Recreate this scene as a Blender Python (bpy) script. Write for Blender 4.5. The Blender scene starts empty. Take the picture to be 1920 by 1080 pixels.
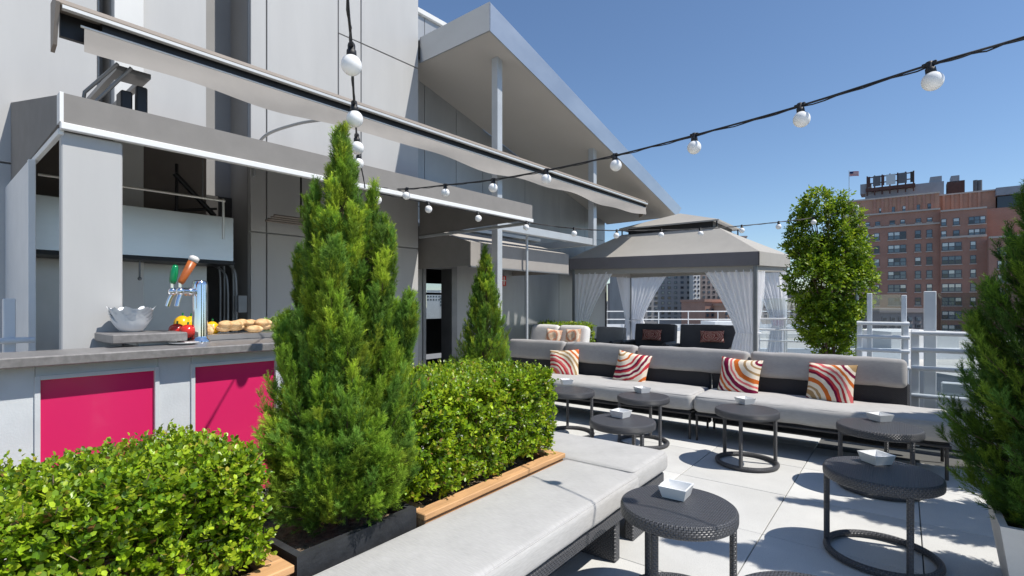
import bpy, math, random
import numpy as np
from mathutils import Vector, Matrix

random.seed(7); rng = np.random.default_rng(11)
SC = bpy.context.scene
COL = SC.collection
R = math.radians

# ------------------------------------------------------------------ camera, sky, sun, exposure
H = 1.45                                   # eye height
FPX, CX, HY = 960.0, 960.0, 570.0          # focal length and horizon row, in photo pixels
YAW = math.atan2(735, 960)
cam = bpy.data.cameras.new('camera'); camo = bpy.data.objects.new('camera', cam); COL.objects.link(camo)
cam.lens = 18.0; cam.sensor_width = 36.0; cam.shift_y = 30 / 1920
cam.clip_start = 0.05; cam.clip_end = 6000
camo.location = (0, 0, H); camo.rotation_euler = (R(90), 0, YAW)
SC.camera = camo

SUN_EL = R(57.0); SUN_H = Vector((0.957, 0.285, 0)).normalized()
world = bpy.data.worlds.new('World'); SC.world = world; world.use_nodes = True
wn = world.node_tree.nodes; wl = world.node_tree.links
sky = wn.new('ShaderNodeTexSky'); sky.sky_type = 'NISHITA'; sky.sun_disc = False
sky.sun_elevation = SUN_EL; sky.sun_rotation = math.atan2(SUN_H.x, SUN_H.y)
sky.altitude = 40; sky.air_density = 1.0; sky.dust_density = 0.15; sky.ozone_density = 5.0
wn['Background'].inputs['Strength'].default_value = 0.12
wl.new(sky.outputs[0], wn['Background'].inputs['Color'])
sun = bpy.data.lights.new('sun', 'SUN'); suno = bpy.data.objects.new('sun', sun); COL.objects.link(suno)
sun.energy = 4.7; sun.angle = R(0.55); sun.color = (1.0, 0.955, 0.88)
sdir = Vector((SUN_H.x * math.cos(SUN_EL), SUN_H.y * math.cos(SUN_EL), math.sin(SUN_EL)))
suno.rotation_euler = sdir.to_track_quat('Z', 'Y').to_euler(); suno.location = sdir * 40
SC.view_settings.view_transform = 'Standard'; SC.view_settings.look = 'None'
SC.view_settings.exposure = 0.2; SC.view_settings.gamma = 1.0; SC.view_settings.use_curve_mapping = False

# ------------------------------------------------------------------ pixel -> direction helpers
fw = np.array([-math.sin(YAW), math.cos(YAW), 0]); rt = np.array([math.cos(YAW), math.sin(YAW), 0]); up = np.array([0, 0, 1.0])
CAM = np.array([0, 0, H])
def pd(x, y): return fw + rt * (x - CX) / FPX + up * (HY - y) / FPX
def at_z(x, y, z): d = pd(x, y); return CAM + d * (z - H) / d[2]
def at_d(x, y, dep): return CAM + pd(x, y) * dep
def at_y(x, y, Y): d = pd(x, y); return CAM + d * Y / d[1]
def at_x(x, y, X): d = pd(x, y); return CAM + d * X / d[0]
def at_plane(x, y, p0, dr):
    n = np.array([dr[1], -dr[0], 0]); d = pd(x, y); return CAM + d * (n @ (np.array(p0) - CAM)) / (n @ d)

# ------------------------------------------------------------------ materials
MATS = {}
def nodes_of(name):
    m = bpy.data.materials.new(name); m.use_nodes = True
    nt = m.node_tree
    return m, nt.nodes, nt.links, nt.nodes['Principled BSDF']
def pm(name, c, r=0.5, m=0.0, var=0.12, vs=3.0, bump=0.0, bs=60.0, bd=0.01, spec=0.5, coat=0.0, stretch=(1, 1, 1), c2=None, spots=0.0, rv=0.0):
    """plain painted / stone / fabric look: colour drift, fine relief"""
    mt, N, L, b = nodes_of(name)
    tc = N.new('ShaderNodeTexCoord'); mp = N.new('ShaderNodeMapping'); mp.inputs['Scale'].default_value = stretch
    L.new(tc.outputs['Object'], mp.inputs['Vector'])
    n1 = N.new('ShaderNodeTexNoise'); n1.inputs['Scale'].default_value = vs; n1.inputs['Detail'].default_value = 6; n1.inputs['Roughness'].default_value = .6
    L.new(mp.outputs[0], n1.inputs['Vector'])
    rp = N.new('ShaderNodeValToRGB'); rp.color_ramp.elements[0].position = .3; rp.color_ramp.elements[1].position = .72
    a = [max(0, x * (1 - var)) for x in c]; z = [min(1, x * (1 + var)) for x in (c2 or c)]
    rp.color_ramp.elements[0].color = (*a, 1); rp.color_ramp.elements[1].color = (*z, 1)
    L.new(n1.outputs['Fac'], rp.inputs['Fac'])
    out = rp.outputs['Color']
    if spots:
        n3 = N.new('ShaderNodeTexNoise'); n3.inputs['Scale'].default_value = 170; n3.inputs['Detail'].default_value = 2
        L.new(tc.outputs['Object'], n3.inputs['Vector'])
        mx = N.new('ShaderNodeMix'); mx.data_type = 'RGBA'; mx.blend_type = 'MULTIPLY'
        r3 = N.new('ShaderNodeValToRGB'); r3.color_ramp.elements[0].position = .36; r3.color_ramp.elements[1].position = .5
        r3.color_ramp.elements[0].color = (1 - spots, 1 - spots, 1 - spots, 1); r3.color_ramp.elements[1].color = (1, 1, 1, 1)
        L.new(n3.outputs['Fac'], r3.inputs['Fac']); mx.inputs['Factor'].default_value = 1
        L.new(out, mx.inputs['A']); L.new(r3.outputs['Color'], mx.inputs['B']); out = mx.outputs['Result']
    L.new(out, b.inputs['Base Color'])
    b.inputs['Roughness'].default_value = r; b.inputs['Metallic'].default_value = m
    b.inputs['Specular IOR Level'].default_value = spec; b.inputs['Coat Weight'].default_value = coat
    if rv:
        mr = N.new('ShaderNodeMapRange'); mr.inputs['To Min'].default_value = max(0.02, r - rv); mr.inputs['To Max'].default_value = min(1, r + rv)
        L.new(n1.outputs['Fac'], mr.inputs['Value']); L.new(mr.outputs[0], b.inputs['Roughness'])
    if bump:
        n2 = N.new('ShaderNodeTexNoise'); n2.inputs['Scale'].default_value = bs; n2.inputs['Detail'].default_value = 4
        L.new(mp.outputs[0], n2.inputs['Vector'])
        bp = N.new('ShaderNodeBump'); bp.inputs['Strength'].default_value = bump; bp.inputs['Distance'].default_value = bd
        L.new(n2.outputs['Fac'], bp.inputs['Height']); L.new(bp.outputs[0], b.inputs['Normal'])
    MATS[name] = mt; return mt
def mnode(N, L, op, a, b=None):
    n = N.new('ShaderNodeMath'); n.operation = op
    for i, v in enumerate((a, b)):
        if v is None: continue
        if isinstance(v, (int, float)): n.inputs[i].default_value = v
        else: L.new(v, n.inputs[i])
    return n.outputs[0]
def wicker(name, c, period=0.014, strength=.9):
    mt, N, L, b = nodes_of(name)
    uv = N.new('ShaderNodeUVMap'); uv.uv_map = 'UVMap'
    sp = N.new('ShaderNodeSeparateXYZ'); L.new(uv.outputs[0], sp.inputs[0])
    ck = N.new('ShaderNodeTexChecker'); ck.inputs['Scale'].default_value = 1 / period
    L.new(uv.outputs[0], ck.inputs['Vector'])
    su = mnode(N, L, 'ABSOLUTE', mnode(N, L, 'SINE', mnode(N, L, 'MULTIPLY', sp.outputs[0], math.pi / period)))
    sv = mnode(N, L, 'ABSOLUTE', mnode(N, L, 'SINE', mnode(N, L, 'MULTIPLY', sp.outputs[1], math.pi / period)))
    mx = N.new('ShaderNodeMix'); mx.data_type = 'FLOAT'
    L.new(ck.outputs['Fac'], mx.inputs['Factor']); L.new(su, mx.inputs['A']); L.new(sv, mx.inputs['B'])
    bp = N.new('ShaderNodeBump'); bp.inputs['Strength'].default_value = strength; bp.inputs['Distance'].default_value = period * .45
    L.new(mx.outputs['Result'], bp.inputs['Height']); L.new(bp.outputs[0], b.inputs['Normal'])
    ns = N.new('ShaderNodeTexNoise'); ns.inputs['Scale'].default_value = 60
    L.new(uv.outputs[0], ns.inputs['Vector'])
    rp = N.new('ShaderNodeValToRGB'); rp.color_ramp.elements[0].color = (*[x * .7 for x in c], 1); rp.color_ramp.elements[1].color = (*[x * 1.3 for x in c], 1)
    L.new(ns.outputs['Fac'], rp.inputs['Fac']); L.new(rp.outputs[0], b.inputs['Base Color'])
    b.inputs['Roughness'].default_value = .38; b.inputs['Specular IOR Level'].default_value = .6
    MATS[name] = mt; return mt
def fabric(name, c, scale=420., var=.075, sheen=.15):
    mt, N, L, b = nodes_of(name)
    uv = N.new('ShaderNodeUVMap'); uv.uv_map = 'UVMap'
    mp = N.new('ShaderNodeMapping'); mp.inputs['Scale'].default_value = (1, 9, 1); L.new(uv.outputs[0], mp.inputs['Vector'])
    n1 = N.new('ShaderNodeTexNoise'); n1.inputs['Scale'].default_value = 22; n1.inputs['Detail'].default_value = 5; L.new(mp.outputs[0], n1.inputs['Vector'])
    n2 = N.new('ShaderNodeTexNoise'); n2.inputs['Scale'].default_value = 5; n2.inputs['Detail'].default_value = 4; L.new(uv.outputs[0], n2.inputs['Vector'])
    ad = mnode(N, L, 'ADD', mnode(N, L, 'MULTIPLY', n1.outputs['Fac'], .6), mnode(N, L, 'MULTIPLY', n2.outputs['Fac'], .4))
    rp = N.new('ShaderNodeValToRGB'); rp.color_ramp.elements[0].position = .3; rp.color_ramp.elements[1].position = .7
    rp.color_ramp.elements[0].color = (*[x * (1 - var * 2) for x in c], 1); rp.color_ramp.elements[1].color = (*[min(1, x * (1 + var * 2)) for x in c], 1)
    L.new(ad, rp.inputs['Fac']); L.new(rp.outputs[0], b.inputs['Base Color'])
    n3 = N.new('ShaderNodeTexNoise'); n3.inputs['Scale'].default_value = scale; L.new(uv.outputs[0], n3.inputs['Vector'])
    n4 = N.new('ShaderNodeTexNoise'); n4.inputs['Scale'].default_value = 9; n4.inputs['Detail'].default_value = 3; L.new(uv.outputs[0], n4.inputs['Vector'])
    hh = mnode(N, L, 'ADD', mnode(N, L, 'ADD', mnode(N, L, 'MULTIPLY', n3.outputs['Fac'], .10), mnode(N, L, 'MULTIPLY', n1.outputs['Fac'], .25)), mnode(N, L, 'MULTIPLY', n4.outputs['Fac'], .7))
    bp = N.new('ShaderNodeBump'); bp.inputs['Strength'].default_value = .3; bp.inputs['Distance'].default_value = .012
    L.new(hh, bp.inputs['Height']); L.new(bp.outputs[0], b.inputs['Normal'])
    b.inputs['Roughness'].default_value = .9; b.inputs['Specular IOR Level'].default_value = .2; b.inputs['Sheen Weight'].default_value = sheen
    MATS[name] = mt; return mt
def leafmat(name, rough=.42, trans=.35, spec=.35):
    mt, N, L, b = nodes_of(name)
    at = N.new('ShaderNodeAttribute'); at.attribute_name = 'Col'
    L.new(at.outputs['Color'], b.inputs['Base Color']); b.inputs['Roughness'].default_value = rough; b.inputs['Specular IOR Level'].default_value = spec
    tr = N.new('ShaderNodeBsdfTranslucent')
    hs = N.new('ShaderNodeHueSaturation'); hs.inputs['Hue'].default_value = .485; hs.inputs['Value'].default_value = 1.6; L.new(at.outputs['Color'], hs.inputs['Color'])
    L.new(hs.outputs[0], tr.inputs['Color'])
    mx = N.new('ShaderNodeMixShader'); mx.inputs['Fac'].default_value = trans
    L.new(b.outputs[0], mx.inputs[1]); L.new(tr.outputs[0], mx.inputs[2])
    L.new(mx.outputs[0], N['Material Output'].inputs['Surface']); MATS[name] = mt; return mt
def glassmat(name, tint=(.9, .95, .95), refl=.12, rough=.02):
    mt, N, L, b = nodes_of(name)
    t = N.new('ShaderNodeBsdfTransparent'); t.inputs['Color'].default_value = (*tint, 1)
    g = N.new('ShaderNodeBsdfGlossy'); g.inputs['Roughness'].default_value = rough
    mx = N.new('ShaderNodeMixShader'); mx.inputs['Fac'].default_value = refl
    L.new(t.outputs[0], mx.inputs[1]); L.new(g.outputs[0], mx.inputs[2]); L.new(mx.outputs[0], N['Material Output'].inputs['Surface'])
    MATS[name] = mt; return mt
def sheer(name, c=(.86, .86, .9), tp=.12):
    mt, N, L, b = nodes_of(name)
    b.inputs['Base Color'].default_value = (*c, 1); b.inputs['Roughness'].default_value = .9; b.inputs['Specular IOR Level'].default_value = .1
    tr = N.new('ShaderNodeBsdfTranslucent'); tr.inputs['Color'].default_value = (*c, 1)
    m1 = N.new('ShaderNodeMixShader'); m1.inputs['Fac'].default_value = .5; L.new(b.outputs[0], m1.inputs[1]); L.new(tr.outputs[0], m1.inputs[2])
    t = N.new('ShaderNodeBsdfTransparent'); m2 = N.new('ShaderNodeMixShader'); m2.inputs['Fac'].default_value = tp
    L.new(m1.outputs[0], m2.inputs[1]); L.new(t.outputs[0], m2.inputs[2]); L.new(m2.outputs[0], N['Material Output'].inputs['Surface'])
    MATS[name] = mt; return mt
def pillowmat(name, cx, cy, phase, stops, freq=1.0, warp=.10):
    """hooked-wool cushion cover: bands of colour curving round one corner"""
    mt, N, L, b = nodes_of(name)
    uv = N.new('ShaderNodeUVMap'); uv.uv_map = 'UVMap'
    ns = N.new('ShaderNodeTexNoise'); ns.inputs['Scale'].default_value = 3.5; ns.inputs['Detail'].default_value = 2; L.new(uv.outputs[0], ns.inputs['Vector'])
    wv = N.new('ShaderNodeVectorMath'); wv.operation = 'MULTIPLY_ADD'
    wv.inputs[1].default_value = (warp, warp, 0); L.new(ns.outputs['Color'], wv.inputs[0]); L.new(uv.outputs[0], wv.inputs[2])
    ds = N.new('ShaderNodeVectorMath'); ds.operation = 'DISTANCE'; ds.inputs[1].default_value = (cx + warp * .5, cy + warp * .5, 0); L.new(wv.outputs[0], ds.inputs[0])
    fr = mnode(N, L, 'FRACT', mnode(N, L, 'ADD', mnode(N, L, 'MULTIPLY', ds.outputs['Value'], freq), phase))
    rp = N.new('ShaderNodeValToRGB'); rp.color_ramp.interpolation = 'CONSTANT'
    els = rp.color_ramp.elements
    els[0].position = 0; els[0].color = (*stops[0], 1); els[1].position = 1 / len(stops); els[1].color = (*stops[1], 1)
    for i in range(2, len(stops)): e = els.new(i / len(stops)); e.color = (*stops[i], 1)
    L.new(fr, rp.inputs['Fac']); L.new(rp.outputs[0], b.inputs['Base Color'])
    n2 = N.new('ShaderNodeTexNoise'); n2.inputs['Scale'].default_value = 120; L.new(uv.outputs[0], n2.inputs['Vector'])
    bp = N.new('ShaderNodeBump'); bp.inputs['Strength'].default_value = .5; bp.inputs['Distance'].default_value = .006
    L.new(n2.outputs['Fac'], bp.inputs['Height']); L.new(bp.outputs[0], b.inputs['Normal'])
    b.inputs['Roughness'].default_value = .95; b.inputs['Specular IOR Level'].default_value = .1
    MATS[name] = mt; return mt
def brickmat(name, c1, c2, mortar, sc=1.0):
    mt, N, L, b = nodes_of(name)
    uv = N.new('ShaderNodeUVMap'); uv.uv_map = 'UVMap'
    br = N.new('ShaderNodeTexBrick'); br.inputs['Scale'].default_value = sc
    br.inputs['Color1'].default_value = (*c1, 1); br.inputs['Color2'].default_value = (*c2, 1); br.inputs['Mortar'].default_value = (*mortar, 1)
    br.inputs['Mortar Size'].default_value = .012; br.inputs['Brick Width'].default_value = .22; br.inputs['Row Height'].default_value = .075
    L.new(uv.outputs[0], br.inputs['Vector'])
    n1 = N.new('ShaderNodeTexNoise'); n1.inputs['Scale'].default_value = .35; n1.inputs['Detail'].default_value = 6; L.new(uv.outputs[0], n1.inputs['Vector'])
    mr = N.new('ShaderNodeMapRange'); mr.inputs['To Min'].default_value = .75; mr.inputs['To Max'].default_value = 1.2; L.new(n1.outputs['Fac'], mr.inputs['Value'])
    mx = N.new('ShaderNodeVectorMath'); mx.operation = 'SCALE'; L.new(br.outputs['Color'], mx.inputs[0]); L.new(mr.outputs[0], mx.inputs['Scale'])
    L.new(mx.outputs[0], b.inputs['Base Color']); b.inputs['Roughness'].default_value = .9
    MATS[name] = mt; return mt

pm('paver', (.66, .655, .63), r=.75, var=.06, vs=2.2, bump=.25, bs=220, bd=.004, spots=.16)
def paver_extra():
    mt = MATS['paver']; N = mt.node_tree.nodes; L = mt.node_tree.links; b = N['Principled BSDF']
    src = b.inputs['Base Color'].links[0].from_socket
    oi = N.new('ShaderNodeObjectInfo'); ge = N.new('ShaderNodeNewGeometry')
    n1 = N.new('ShaderNodeTexNoise'); n1.inputs['Scale'].default_value = 1.7; n1.inputs['Detail'].default_value = 7; n1.inputs['Roughness'].default_value = .68; L.new(ge.outputs['Position'], n1.inputs['Vector'])
    mr = N.new('ShaderNodeMapRange'); mr.inputs['From Min'].default_value = .3; mr.inputs['From Max'].default_value = .62; mr.inputs['To Min'].default_value = .89; mr.inputs['To Max'].default_value = 1.0; L.new(n1.outputs['Fac'], mr.inputs['Value'])
    m2 = N.new('ShaderNodeMapRange'); m2.inputs['To Min'].default_value = .87; m2.inputs['To Max'].default_value = 1.05; L.new(oi.outputs['Random'], m2.inputs['Value'])
    v = N.new('ShaderNodeVectorMath'); v.operation = 'SCALE'; L.new(src, v.inputs[0]); L.new(mnode(N, L, 'MULTIPLY', mr.outputs[0], m2.outputs[0]), v.inputs['Scale']); L.new(v.outputs[0], b.inputs['Base Color'])

pm('joint', (.10, .10, .095), r=.95, var=.2)
pm('slab', (.34, .33, .31), r=.9, var=.15, vs=1.2)
pm('panel', (.465, .462, .455), r=.55, var=.05, vs=1.3, bump=.05, bs=30, bd=.004, rv=.08, stretch=(2.2, 2.2, .45))
pm('panel_white', (.66, .655, .635), r=.5, var=.06, vs=1.5, stretch=(2, 2, .5))
pm('slot', (.27, .265, .26), r=.6, var=.08, vs=1.5)  # wall colour darkened to imitate shade in the slots
pm('metal_panel', (.36, .365, .365), r=.38, m=.4, var=.10, vs=1.2, rv=.1, stretch=(2, 2, .5))
pm('soffit', (.50, .475, .44), r=.75, var=.04, vs=.7)
pm('fascia', (.50, .52, .54), r=.33, m=.75, var=.08, vs=.9, rv=.1, stretch=(1, 1, 2))
pm('steel_paint', (.47, .49, .50), r=.4, m=.2, var=.06, vs=4)
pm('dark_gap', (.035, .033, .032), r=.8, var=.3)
pm('dark_metal', (.03, .03, .032), r=.45, m=.5, var=.2)
pm('grey_steel', (.23, .235, .24), r=.4, m=.5, var=.15)
pm('bronze', (.24, .205, .175), r=.5, m=.1, var=.08, vs=5)
pm('alu', (.74, .72, .67), r=.35, m=.45, var=.05, vs=6)
pm('stainless', (.62, .64, .66), r=.34, m=.85, var=.08, vs=1.4, rv=.12, stretch=(1, 1, 3))
pm('stainless_wall', (.50, .50, .49), r=.42, m=.6, var=.12, vs=1.6, rv=.12)
pm('chrome', (.85, .85, .86), r=.07, m=1.0, var=.02)
pm('awning_cloth', (.25, .236, .222), r=.95, var=.06, vs=6, bump=.2, bs=500, bd=.002, spec=.15)
pm('shade_fill', (.17, .15, .135), r=.95, var=.1, vs=3)  # dark brown standing in for the shade under the bar canopy
pm('valance_cloth', (.34, .315, .29), r=.95, var=.05, vs=5, bump=.2, bs=400, bd=.002, spec=.15)
pm('awning_light', (.42, .395, .365), r=.95, var=.04, vs=5, bump=.2, bs=400, bd=.002, spec=.15)
pm('trim_white', (.78, .78, .77), r=.45, var=.03, vs=6)
pm('white_paint', (.72, .735, .75), r=.42, var=.05, vs=5)
pm('bar_frame', (.60, .63, .645), r=.45, var=.06, vs=7, bump=.1, bs=90)
pm('pink', (.68, .024, .13), r=.22, var=.02, vs=2, spec=.5, coat=.25)
pm('countertop', (.20, .19, .185), r=.4, var=.25, vs=28, bump=.08, bs=120, bd=.002, rv=.1)
pm('cedar', (.56, .315, .145), r=.75, var=.24, vs=4, bump=.3, bs=30, bd=.004, stretch=(9, 1, 9))
pm('black_planter', (.030, .032, .036), r=.6, var=.35, vs=9, bump=.5, bs=40, bd=.006)
pm('white_planter', (.56, .55, .53), r=.7, var=.08, vs=5, bump=.2, bs=70)
pm('soil', (.24, .175, .12), r=1, var=.5, vs=40, bump=1, bs=60, bd=.02)
pm('bark', (.13, .085, .055), r=.95, var=.35, vs=22, bump=.8, bs=70, bd=.008, stretch=(1, 1, .3))
pm('twig', (.24, .175, .115), r=.9, var=.3, vs=30)
pm('cable', (.012, .012, .014), r=.55, var=.2)
pm('ceramic', (.86, .86, .85), r=.18, var=.01, spec=.6, coat=.3)
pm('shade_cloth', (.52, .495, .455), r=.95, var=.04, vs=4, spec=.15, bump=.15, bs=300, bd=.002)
pm('shade_cloth_shaded', (.205, .19, .195), r=.95, var=.05, vs=4, spec=.15)  # gazebo cloth with the shade of the front side put into its colour
pm('frame_tube', (.055, .052, .052), r=.4, m=.3, var=.2)
pm('interior', (.05, .048, .045), r=.9, var=.2)
pm('flagpole', (.5, .5, .5), r=.4, m=.5)
pm('stone_trim', (.50, .455, .41), r=.85, var=.1, vs=.5)
pm('win_frame', (.10, .11, .125), r=.5, var=.1)
pm('city_ground', (.16, .16, .155), r=.95, var=.3, vs=.02)
pm('pale_roof', (.52, .50, .46), r=.9, var=.1, vs=.4)
pm('roof_grey', (.28, .31, .35), r=.6, m=.2, var=.15, vs=.3)
pm('tower_brown', (.23, .20, .195), r=.9, var=.12, vs=.15)
pm('tower_grey', (.31, .30, .295), r=.9, var=.12, vs=.15)
pm('tower_white', (.70, .69, .66), r=.85, var=.05, vs=.2)
pm('rust', (.075, .04, .035), r=.8, var=.3, vs=.8)
pm('flag_red', (.45, .04, .05), r=.9); pm('flag_white', (.7, .7, .7), r=.9); pm('flag_blue', (.02, .03, .12), r=.9)
pm('red_sign', (.55, .05, .03), r=.4)
pm('yellow_veg', (.90, .50, .01), r=.25, var=.06, coat=.3); pm('red_veg', (.62, .03, .02), r=.22, var=.1, coat=.3)
pm('bread', (.56, .29, .10), r=.8, var=.3, vs=18, c2=(.74, .50, .26), bump=.3, bs=60)
pm('tap_green', (.0, .22, .07), r=.2, var=.05, coat=.5); pm('tap_orange', (.42, .11, .025), r=.35, var=.25, vs=20); pm('tap_white', (.75, .72, .68), r=.3)
pm('paper', (.80, .81, .82), r=.7, var=.03, vs=10)
pm('red_dot', (.5, .05, .03), r=.6)
brickmat('brick', (.42, .185, .125), (.34, .15, .105), (.40, .31, .26))
brickmat('brick_pale', (.49, .25, .165), (.42, .21, .14), (.42, .34, .28))
paver_extra()
def cloth_glow(nm, f):
    mt = MATS[nm]; N = mt.node_tree.nodes; L = mt.node_tree.links; b = N['Principled BSDF']; tr = N.new('ShaderNodeBsdfTranslucent'); L.new(b.inputs['Base Color'].links[0].from_socket, tr.inputs['Color'])
    mx = N.new('ShaderNodeMixShader'); mx.inputs['Fac'].default_value = f; L.new(b.outputs[0], mx.inputs[1]); L.new(tr.outputs[0], mx.inputs[2]); L.new(mx.outputs[0], N['Material Output'].inputs['Surface'])
cloth_glow('shade_cloth', .3)
wicker('wicker', (.072, .073, .080), .0105)
wicker('wicker_fine', (.036, .037, .043), .009)
fabric('cushion_light', (.44, .43, .415)); fabric('cushion_grey', (.37, .355, .345)); fabric('cushion_dark', (.075, .076, .085)); fabric('cushion_white', (.66, .64, .615))
leafmat('leaf_box', .34, .34, .45); leafmat('leaf_juniper', .55, .30, .25); leafmat('leaf_tree', .42, .35, .35)
glassmat('screen_glass', (.86, .90, .92), .10); glassmat('bulb_skin', (.9, .9, .9), .05)
sheer('curtain', (.95, .95, .97), .02)
def window_glass(name, c):
    mt, N, L, b = nodes_of(name)
    b.inputs['Base Color'].default_value = (*c, 1); b.inputs['Roughness'].default_value = .08; b.inputs['Specular IOR Level'].default_value = .9; b.inputs['Metallic'].default_value = .25
    MATS[name] = mt
window_glass('pane', (.10, .135, .17)); window_glass('pane_dark', (.03, .035, .045)); window_glass('pane_blind', (.50, .52, .52)); window_glass('wall_glass', (.16, .22, .28))
def bulbmat():
    mt, N, L, b = nodes_of('bulb_glass')
    b.inputs['Base Color'].default_value = (.88, .87, .85, 1); b.inputs['Roughness'].default_value = .12; b.inputs['Subsurface Weight'].default_value = .0
    MATS['bulb_glass'] = mt
bulbmat()

# ------------------------------------------------------------------ mesh builder
class MB:
    def __init__(s): s.v = []; s.f = []; s.uv = {}; s.smooth = set()
    def add(s, vs, fs, smooth=False, uvs=None):
        o = len(s.v); s.v.extend([tuple(map(float, p)) for p in vs])
        for i, f in enumerate(fs):
            k = len(s.f); s.f.append(tuple(o + j for j in f))
            if smooth: s.smooth.add(k)
            if uvs is not None: s.uv[k] = uvs[i]
        return s
    def box(s, x0, x1, y0, y1, z0, z1, bev=0.0):
        x0, x1 = min(x0, x1), max(x0, x1); y0, y1 = min(y0, y1), max(y0, y1); z0, z1 = min(z0, z1), max(z0, z1)
        if bev <= 0:
            vs = [(x, y, z) for z in (z0, z1) for y in (y0, y1) for x in (x0, x1)]
            fs = [(0, 2, 3, 1), (4, 5, 7, 6), (0, 1, 5, 4), (2, 6, 7, 3), (0, 4, 6, 2), (1, 3, 7, 5)]
            return s.add(vs, fs)
        b = min(bev, (x1 - x0) * .45, (y1 - y0) * .45, (z1 - z0) * .45)
        vs = []; idx = {}
        for i in (0, 1):
            for j in (0, 1):
                for k in (0, 1):
                    X = (x0, x1)[i]; Y = (y0, y1)[j]; Z = (z0, z1)[k]
                    xi = X + (b if i == 0 else -b); yi = Y + (b if j == 0 else -b); zi = Z + (b if k == 0 else -b)
                    for a, p in enumerate(((X, yi, zi), (xi, Y, zi), (xi, yi, Z))):
                        idx[(i, j, k, a)] = len(vs); vs.append(p)
        fs = []
        for i in (0, 1):
            q = [idx[(i, j, k, 0)] for j, k in ((0, 0), (1, 0), (1, 1), (0, 1))]; fs.append(q if i else q[::-1])
            q = [idx[(j, i, k, 1)] for j, k in ((0, 0), (1, 0), (1, 1), (0, 1))]; fs.append(q[::-1] if i else q)
            q = [idx[(j, k, i, 2)] for j, k in ((0, 0), (1, 0), (1, 1), (0, 1))]; fs.append(q if i else q[::-1])
        for j in (0, 1):
            for k in (0, 1):
                q = [idx[(0, j, k, 1)], idx[(1, j, k, 1)], idx[(1, j, k, 2)], idx[(0, j, k, 2)]]; fs.append(q if (j ^ k) else q[::-1])
                q = [idx[(j, 0, k, 0)], idx[(j, 1, k, 0)], idx[(j, 1, k, 2)], idx[(j, 0, k, 2)]]; fs.append(q[::-1] if (j ^ k) else q)
                q = [idx[(j, k, 0, 0)], idx[(j, k, 1, 0)], idx[(j, k, 1, 1)], idx[(j, k, 0, 1)]]; fs.append(q if (j ^ k) else q[::-1])
        for i in (0, 1):
            for j in (0, 1):
                for k in (0, 1):
                    q = [idx[(i, j, k, a)] for a in (0, 1, 2)]; fs.append(q if (i + j + k) % 2 else q[::-1])
        return s.add(vs, fs)
    def prism(s, poly, axis, a0, a1):
        """extrude a 2D polygon along an axis; poly given in the two other axes (order x,y,z minus axis)"""
        n = len(poly); vs = []
        for a in (a0, a1):
            for p in poly:
                q = list(p); q.insert(axis, a); vs.append(q)
        fs = [tuple(range(n))[::-1], tuple(range(n, 2 * n))] + [(i, (i + 1) % n, n + (i + 1) % n, n + i) for i in range(n)]
        return s.add(vs, fs)
    def hexa(s, bottom, top):
        vs = list(bottom) + list(top); n = len(bottom)
        fs = [tuple(range(n))[::-1], tuple(range(n, 2 * n))] + [(i, (i + 1) % n, n + (i + 1) % n, n + i) for i in range(n)]
        return s.add(vs, fs)
    def tube(s, pts, r, seg=8, cap=True, r1=None):
        pts = [np.array(p, float) for p in pts]; n = len(pts); vs = []; fs = []; uvs = []
        t0 = pts[1] - pts[0]; t0 /= np.linalg.norm(t0)
        a = np.array([0, 0, 1.]) if abs(t0[2]) < .9 else np.array([1., 0, 0])
        u = np.cross(t0, a); u /= np.linalg.norm(u); ln = 0; lens = []
        for i in range(n):
            t = (pts[min(i + 1, n - 1)] - pts[max(i - 1, 0)]); t /= (np.linalg.norm(t) + 1e-12)
            u = u - t * (u @ t); u /= (np.linalg.norm(u) + 1e-12); w = np.cross(t, u)
            rr = r if r1 is None else r + (r1 - r) * i / (n - 1)
            if i: ln += np.linalg.norm(pts[i] - pts[i - 1])
            lens.append(ln)
            for k in range(seg):
                th = 2 * math.pi * k / seg; vs.append(pts[i] + rr * (u * math.cos(th) + w * math.sin(th)))
        for i in range(n - 1):
            for k in range(seg):
                k2 = (k + 1) % seg
                fs.append((i * seg + k, i * seg + k2, (i + 1) * seg + k2, (i + 1) * seg + k))
                c = 2 * math.pi * r / seg; uvs.append([(k * c, lens[i]), ((k + 1) * c, lens[i]), ((k + 1) * c, lens[i + 1]), (k * c, lens[i + 1])])
        s.add(vs, fs, True, uvs)
        if cap:
            s.add(vs[:seg], [tuple(range(seg))[::-1]]); s.add(vs[-seg:], [tuple(range(seg))])
        return s
    def lathe(s, cx, cy, prof, seg=32, smooth=True):
        vs = []; fs = []; uvs = []; L = [0]
        for i in range(1, len(prof)): L.append(L[-1] + math.hypot(prof[i][0] - prof[i - 1][0], prof[i][1] - prof[i - 1][1]))
        rm = max(p[0] for p in prof)
        for r, z in prof:
            for k in range(seg):
                th = 2 * math.pi * k / seg; vs.append((cx + r * math.cos(th), cy + r * math.sin(th), z))
        for i in range(len(prof) - 1):
            for k in range(seg):
                k2 = (k + 1) % seg; fs.append((i * seg + k, i * seg + k2, (i + 1) * seg + k2, (i + 1) * seg + k))
                c = 2 * math.pi * rm / seg; uvs.append([(k * c, L[i]), ((k + 1) * c, L[i]), ((k + 1) * c, L[i + 1]), (k * c, L[i + 1])])
        return s.add(vs, fs, smooth, uvs)
    def disc(s, cx, cy, z, r, seg=32, flip=False):
        vs = [(cx + r * math.cos(2 * math.pi * k / seg), cy + r * math.sin(2 * math.pi * k / seg), z) for k in range(seg)]
        f = tuple(range(seg)); return s.add(vs, [f[::-1] if flip else f], False, [[(vs[i][0], vs[i][1]) for i in (f[::-1] if flip else f)]])
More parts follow.
